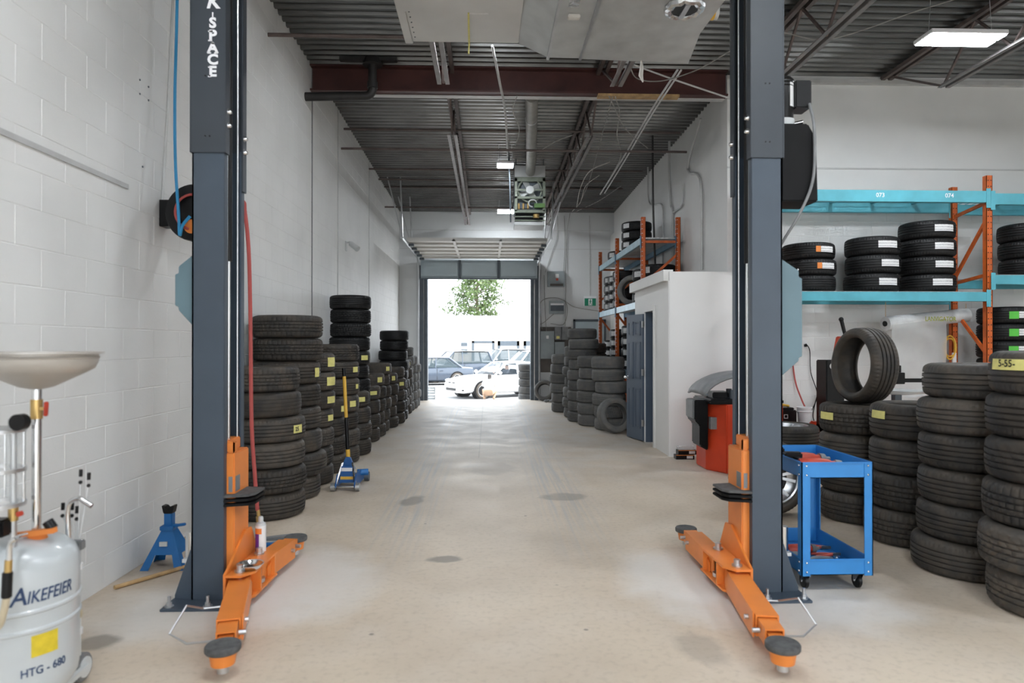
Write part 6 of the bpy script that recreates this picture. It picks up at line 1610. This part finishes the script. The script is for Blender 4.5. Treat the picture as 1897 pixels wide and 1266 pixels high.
# ---- cars
def car(label, loc, yaw, body, L_=4.6, W_=1.80, H_=1.38, suv=False, wheelspokes=5, glass=None):
    t = thing('car', label, 'car')
    w = W_ / 2; hb = .90 if not suv else 1.02; hd = hb - .05
    st = [(-.5, .78, .42, hb - .14), (-.485, .90, .30, hb - .03), (-.40, .97, .24, hb), (-.30, 1.0, .22, hb + .01), (-.1, 1.0, .20, hb), (.15, 1.0, .20, hd + .03), (.28, .99, .22, hd), (.38, .96, .24, hd - .05), (.455, .88, .22, hd - .14), (.49, .74, .24, hd - .24), (.5, .62, .30, hd - .32)]
    m = MB(); rings = []
    for fx_, wf_, zb, zt in st:
        x = fx_ * L_; ww_ = w * wf_
        half = [(0, zb), (ww_ * .80, zb), (ww_ * .96, zb + .08), (ww_, zb + (zt - zb) * .45), (ww_ * .985, zb + (zt - zb) * .72), (ww_ * .93, zt - .03), (ww_ * .82, zt + .005), (ww_ * .45, zt + .03), (0, zt + .04)]
        rings.append([(x, y, z) for y, z in half] + [(x, -y, z) for y, z in half[-2:0:-1]])
    n = len(rings[0]); k = len(m.v)
    for r in rings: m.v += r
    for i in range(len(rings) - 1): m.f += [(i * n + j, i * n + (j + 1) % n, (i + 1) * n + (j + 1) % n, (i + 1) * n + j) for j in range(n)]
    m.f += [tuple(range(n - 1, -1, -1)), tuple((len(rings) - 1) * n + j for j in range(n))]
    bo = m.build('body', body, t)
    # glasshouse
    zb = hb + .005; zr = H_
    A0, A1 = (.17 * L_, w * .84), (.03 * L_, w * .62)
    C0, C1 = ((-.36 * L_, w * .82), (-.22 * L_, w * .60)) if not suv else ((-.46 * L_, w * .84), (-.41 * L_, w * .66))
    B0, B1 = (-.06 * L_, w * .86), (-.075 * L_, w * .63)
    g = glass or CARGL
    for s in (-1, 1):
        for (p, q, r_, s_) in ((A0, B0, B1, A1), (B0, C0, C1, B1)):
            mm = MB(); mm.add([(p[0], s * p[1], zb), (q[0], s * q[1], zb), (r_[0], s * r_[1], zr - .04), (s_[0], s * s_[1], zr - .04)], [(0, 1, 2, 3)]); mm.build('side_window', g, bo, smooth=False)
        for (p, q, rad) in ((A0, A1, .035), (B0, B1, .03), (C0, C1, .05)): MB().tube([(p[0], s * p[1], zb - .02), (q[0], s * q[1], zr - .03)], rad, 8).build('pillar', body, bo)
        MB().tube([(A1[0], s * A1[1], zr - .03), (B1[0], s * B1[1], zr - .01), (C1[0], s * C1[1], zr - .04)], .03, 8).build('roof_rail', body if not suv else BLACK, bo)
        mm = MB(); mm.sphere((A0[0] - .12, s * (w + .07), hb + .09), .09, 12, 8, (.7, 1.1, .7)); mm.build('mirror', body, t)
        mm = MB(); mm.sphere((.455 * L_, s * w * .70, hd - .17), .13, 14, 8, (1.0, 1.25, .55)); mm.build('headlight', GLASS if body is CARW else LETTER, t)
        mm = MB(); mm.box(.455 * L_, .478 * L_, s * w * .72 - .1, s * w * .72 + .1, .32, .37); mm.build('fog_slot', BLACK, t, smooth=False)
        mm = MB(); mm.box(-.14 * L_, -.10 * L_, s * (w - .002) - .012, s * (w - .002) + .012, hb - .16, hb - .13); mm.build('door_handle', body, t, smooth=False)
        mm = MB(); mm.box(-.075 * L_, -.072 * L_, s * (w - .012) - .006, s * (w - .012) + .008, .30, hb - .03); mm.box(.155 * L_, .158 * L_, s * (w - .012) - .006, s * (w - .012) + .008, .30, hb - .05); mm.build('door_gap', BLACK, t, smooth=False)
        for fx_ in (.30, -.30):
            x = fx_ * L_
            mm = MB(); mm.cyl((x, s * (w - .30), .335), (x, s * (w + .006), .335), .375, n=32); mm.build('wheel_well_disc', BLACK, t)  # black disc behind the wheel, the shade of the well put into its colour
            wheel((x, s * (w - .09), .325), (0, s, 0), .65, .22, '', parent=t, spokes=wheelspokes, rimmat=ALLOY, name='wheel')
    mm = MB(); mm.add([(A0[0], -A0[1], zb), (A0[0], A0[1], zb), (A1[0], A1[1], zr - .04), (A1[0], -A1[1], zr - .04), (A0[0] + .12, 0, zb), (A1[0] + .04, 0, zr - .01)], [(0, 4, 5, 3), (4, 1, 2, 5)]); mm.build('windscreen', g, bo, smooth=False)
    mm = MB(); mm.add([(C0[0], -C0[1], zb), (C0[0], C0[1], zb), (C1[0], C1[1], zr - .04), (C1[0], -C1[1], zr - .04)], [(0, 1, 2, 3)]); mm.build('rear_window', g, bo, smooth=False)
    mm = MB(); rows = []
    for x, wy_, z in ((A1[0], A1[1], zr - .04), (A1[0] - .15, A1[1] + .02, zr - .01), (B1[0] - .1, B1[1] + .02, zr + .0), (C1[0] + .1, C1[1] + .02, zr - .02), (C1[0], C1[1], zr - .05)): rows.append([(x, -wy_, z), (x, -wy_ * .5, z + .035), (x, 0, z + .045), (x, wy_ * .5, z + .035), (x, wy_, z)])
    for r in rows: mm.v += r
    mm.f = [(i * 5 + j, i * 5 + j + 1, (i + 1) * 5 + j + 1, (i + 1) * 5 + j) for i in range(4) for j in range(4)]; mm.build('roof', body, bo)
    if not suv:
        for s in (-1, 1): mm = MB(); mm.box(.48 * L_, .497 * L_, s * .16 - .12, s * .16 + .12, .54, .64); mm.build('grille', BLACK, t, smooth=False, bev=.01)
        mm = MB(); mm.box(.48 * L_, .503 * L_, -.42, .42, .31, .42); mm.build('lower_grille', BLACK, t, smooth=False, bev=.01)
    else:
        mm = MB(); mm.box(.48 * L_, .503 * L_, -.5, .5, .50, .70); mm.build('grille', BLACK, t, smooth=False, bev=.01)
        mm = MB(); mm.box(.48 * L_, .506 * L_, -.26, .26, .38, .47); mm.build('number_plate', LETTER, t, smooth=False)
    mm = MB(); mm.box(C0[0] + .15, A0[0] - .05, -w * .78, w * .78, hb - .1, hb + .055); mm.build('dark_cabin_slab', BLACKM, bo, smooth=False)  # added black slab over the closed body top, paints the cabin's shade
    for s in (-1, 1):
        mm = MB(); mm.box(-.06, .42, s * .36 - .23, s * .36 + .23, .42, .56); mm.bar((-.08, s * .36, .5), (-.32, s * .36, 1.10), .44, .12, (1, 0, 0)); mm.build('seat', BLACKM, t, smooth=False, bev=.03)
    t.location = loc; t.rotation_euler = (0, 0, yaw)
    return t
yaw1 = R(180 + 30)
fw = Vector((math.cos(yaw1), math.sin(yaw1), 0)); lf = Vector((-math.sin(yaw1), math.cos(yaw1), 0))
wp = at_y(893, 720, 26.2); c1 = Vector((wp.x, 26.2, ZG)) - fw * (.30 * 4.6) - lf * .81
car('white coupe parked outside the far door with a driver inside', c1, yaw1, CARW, glass=mat('coupe glass', (.03, .04, .05), .06, alpha=.42, var=.05, spec=.15))
def place(px, Y, yaw_, *a, **k):
    q = at_y(px, 700, Y); return car(a[0], (q.x, Y, ZG), R(yaw_), *a[1:], **k)
place(838, 38.5, 205, 'dark blue pickup-like SUV in the row behind the white coupe', CARD, L_=4.7, W_=1.9, H_=1.70, suv=True)
place(792, 35.5, 195, 'dark sedan at the left behind the door edge', CARD, L_=4.6, W_=1.8, H_=1.42)
place(925, 45.0, 205, 'silver SUV with roof rails behind the white coupe', CARS, L_=4.8, W_=1.95, H_=1.75, suv=True)
place(975, 36.0, 200, 'white SUV partly hidden behind the coupe roof', CARW, L_=4.7, W_=1.95, H_=1.72, suv=True)

# ---- people (one continuous skinned body each)
def figure(name, label, joints, edges, root, colour, loc, rz=0.):
    me = bpy.data.meshes.new(name); keys = list(joints); ix = {k: i for i, k in enumerate(keys)}
    me.from_pydata([joints[k][:3] for k in keys], [(ix[a], ix[b]) for a, b in edges], [])
    o = bpy.data.objects.new('tmp', me); COL.objects.link(o)
    sk = o.modifiers.new('skin', 'SKIN'); sk.use_smooth_shade = True
    if not me.skin_vertices: 
        bm = bmesh.new(); bm.from_mesh(me); bm.verts.layers.skin.verify(); bm.to_mesh(me); bm.free()
    for k in keys:
        sv = me.skin_vertices[0].data[ix[k]]; r_ = joints[k][3]; sv.radius = (r_, r_) if not isinstance(r_, tuple) else r_; sv.use_root = (k == root)
    sb = o.modifiers.new('sub', 'SUBSURF'); sb.levels = 2; sb.render_levels = 2
    dg = bpy.context.evaluated_depsgraph_get(); m2 = bpy.data.meshes.new_from_object(o.evaluated_get(dg)); bpy.data.objects.remove(o)
    mats_ = []
    for q_ in colour.__defaults__[0]: m2.materials.append(q_)
    for p_ in m2.polygons: p_.material_index = colour(p_.center); p_.use_smooth = True
    m2.name = name
    ob = link(name, m2); ob.location = loc; ob.rotation_euler = (0, 0, rz)
    return tag(ob, label, 'person')
# crouching mechanic, local +y is the way he faces (towards the wheel)
J = {'pelvis': (0, 0, .30, .15), 'waist': (0, .05, .45, .14), 'chest': (0, .16, .64, .165), 'neck': (0, .25, .80, .06), 'head': (0, .30, .90, .095), 'crown': (0, .31, .99, .085)}
E_ = [('pelvis', 'waist'), ('waist', 'chest'), ('chest', 'neck'), ('neck', 'head'), ('head', 'crown')]
for s, nm in ((-1, 'l'), (1, 'r')):
    J.update({nm + 'hip': (s * .11, .02, .29, .105), nm + 'knee': (s * .24, .38, .40, .07), nm + 'ank': (s * .17, .12, .09, .045), nm + 'toe': (s * .19, .30, .035, .035),
              nm + 'sho': (s * .19, .20, .71, .065), nm + 'elb': (s * .29, .42, .55, .045), nm + 'wri': (s * .16, .58, .52, .032)})
    E_ += [('pelvis', nm + 'hip'), (nm + 'hip', nm + 'knee'), (nm + 'knee', nm + 'ank'), (nm + 'ank', nm + 'toe'), ('chest', nm + 'sho'), (nm + 'sho', nm + 'elb'), (nm + 'elb', nm + 'wri')]
    for k, (dx, dy, dz) in enumerate(((-.05, .03, .03), (.035, .07, .02), (.012, .08, .005), (-.012, .075, -.01), (-.03, .06, -.025))):
        J[f'{nm}f{k}'] = (s * (.16 + dx * .8), .60 + dy * .5, .52 + dz * .6, .012); J[f'{nm}t{k}'] = (s * (.16 + dx), .60 + dy, .515 + dz, .009)
        E_ += [(nm + 'wri', f'{nm}f{k}'), (f'{nm}f{k}', f'{nm}t{k}')]
def col1(c, ms=(SHIRT, PANTS, SKIN, HAIR, BLACKM)):
    if c.z > .80: return 3 if (c.y < .335 or c.z > .97) else 2
    if c.z < .06: return 4
    if abs(c.x) < .34 and c.z > .42 and c.y < .50: return 0 if not (c.y > .36 and c.z < .48) else 1
    if c.y > .50: return 2
    return 1
pc = at_y(905, 730, 25.2)
mech = figure('person', 'person in pale top and tan trousers crouching at the coupe front wheel', J, E_, 'pelvis', col1, (pc.x, 25.2, ZG), R(-8))
# driver seated in the coupe
J = {'pelvis': (0, 0, .0, .15), 'chest': (0, -.12, .34, .16), 'neck': (0, -.15, .50, .055), 'head': (0, -.12, .60, .085), 'crown': (0, -.13, .68, .08)}
E_ = [('pelvis', 'chest'), ('chest', 'neck'), ('neck', 'head'), ('head', 'crown')]
for s, nm in ((-1, 'l'), (1, 'r')):
    J.update({nm + 'hip': (s * .10, .05, 0, .09), nm + 'knee': (s * .13, .44, .05, .065), nm + 'ank': (s * .12, .70, -.22, .04), nm + 'sho': (s * .19, -.10, .42, .06), nm + 'elb': (s * .26, .12, .24, .042), nm + 'wri': (s * .15, .36, .34, .03), nm + 'hand': (s * .14, .43, .36, .035)})
    E_ += [('pelvis', nm + 'hip'), (nm + 'hip', nm + 'knee'), (nm + 'knee', nm + 'ank'), ('chest', nm + 'sho'), (nm + 'sho', nm + 'elb'), (nm + 'elb', nm + 'wri'), (nm + 'wri', nm + 'hand')]
def col2(c, ms=(SHIRTD, SKIN, HAIR, PANTS)):
    if c.z > .50: return 2 if (c.z > .64 or c.y < -.17) else 1
    if c.y > .30 and c.z > .2: return 1
    return 0 if c.z > .12 else 3
dl = c1 + fw * .12 + lf * .36 + Vector((0, 0, .60))
figure('person', 'driver with dark hair seated inside the white coupe', J, E_, 'pelvis', col2, dl, yaw1 - PI / 2)
# tire stack and crates just outside the door
for k in range(5):
    tire(1.13, 18.98, -.07 + k * .205, .58, .205, 0, RUBBERG, f'pale {["bottom", "second", "third", "fourth", "top"][k]} tire of the stack just outside the door', 'tires outside the door')
for k in range(2):
    e = thing('crate', ['pale slatted crate at bottom just outside the door, left side', 'pale slatted crate on top just outside the door, left side'][k], 'crate', (-1.62, 19.1, -.1 + k * .22), 'crates outside the door')
    for j in range(3): MB().box(-1.80, -1.46, 18.93, 18.95, -.1 + k * .22 + j * .07, -.1 + k * .22 + j * .07 + .055).build('slat', LGREY, e, smooth=False)
    for j in range(3): MB().box(-1.48, -1.46, 18.95, 19.25, -.1 + k * .22 + j * .07, -.1 + k * .22 + j * .07 + .055).build('slat', LGREY, e, smooth=False)
    for x in (-1.79, -1.47): MB().box(x - .015, x + .015, 18.95, 18.98, -.1 + k * .22, -.1 + k * .22 + .2).build('post', LGREY, e, smooth=False)
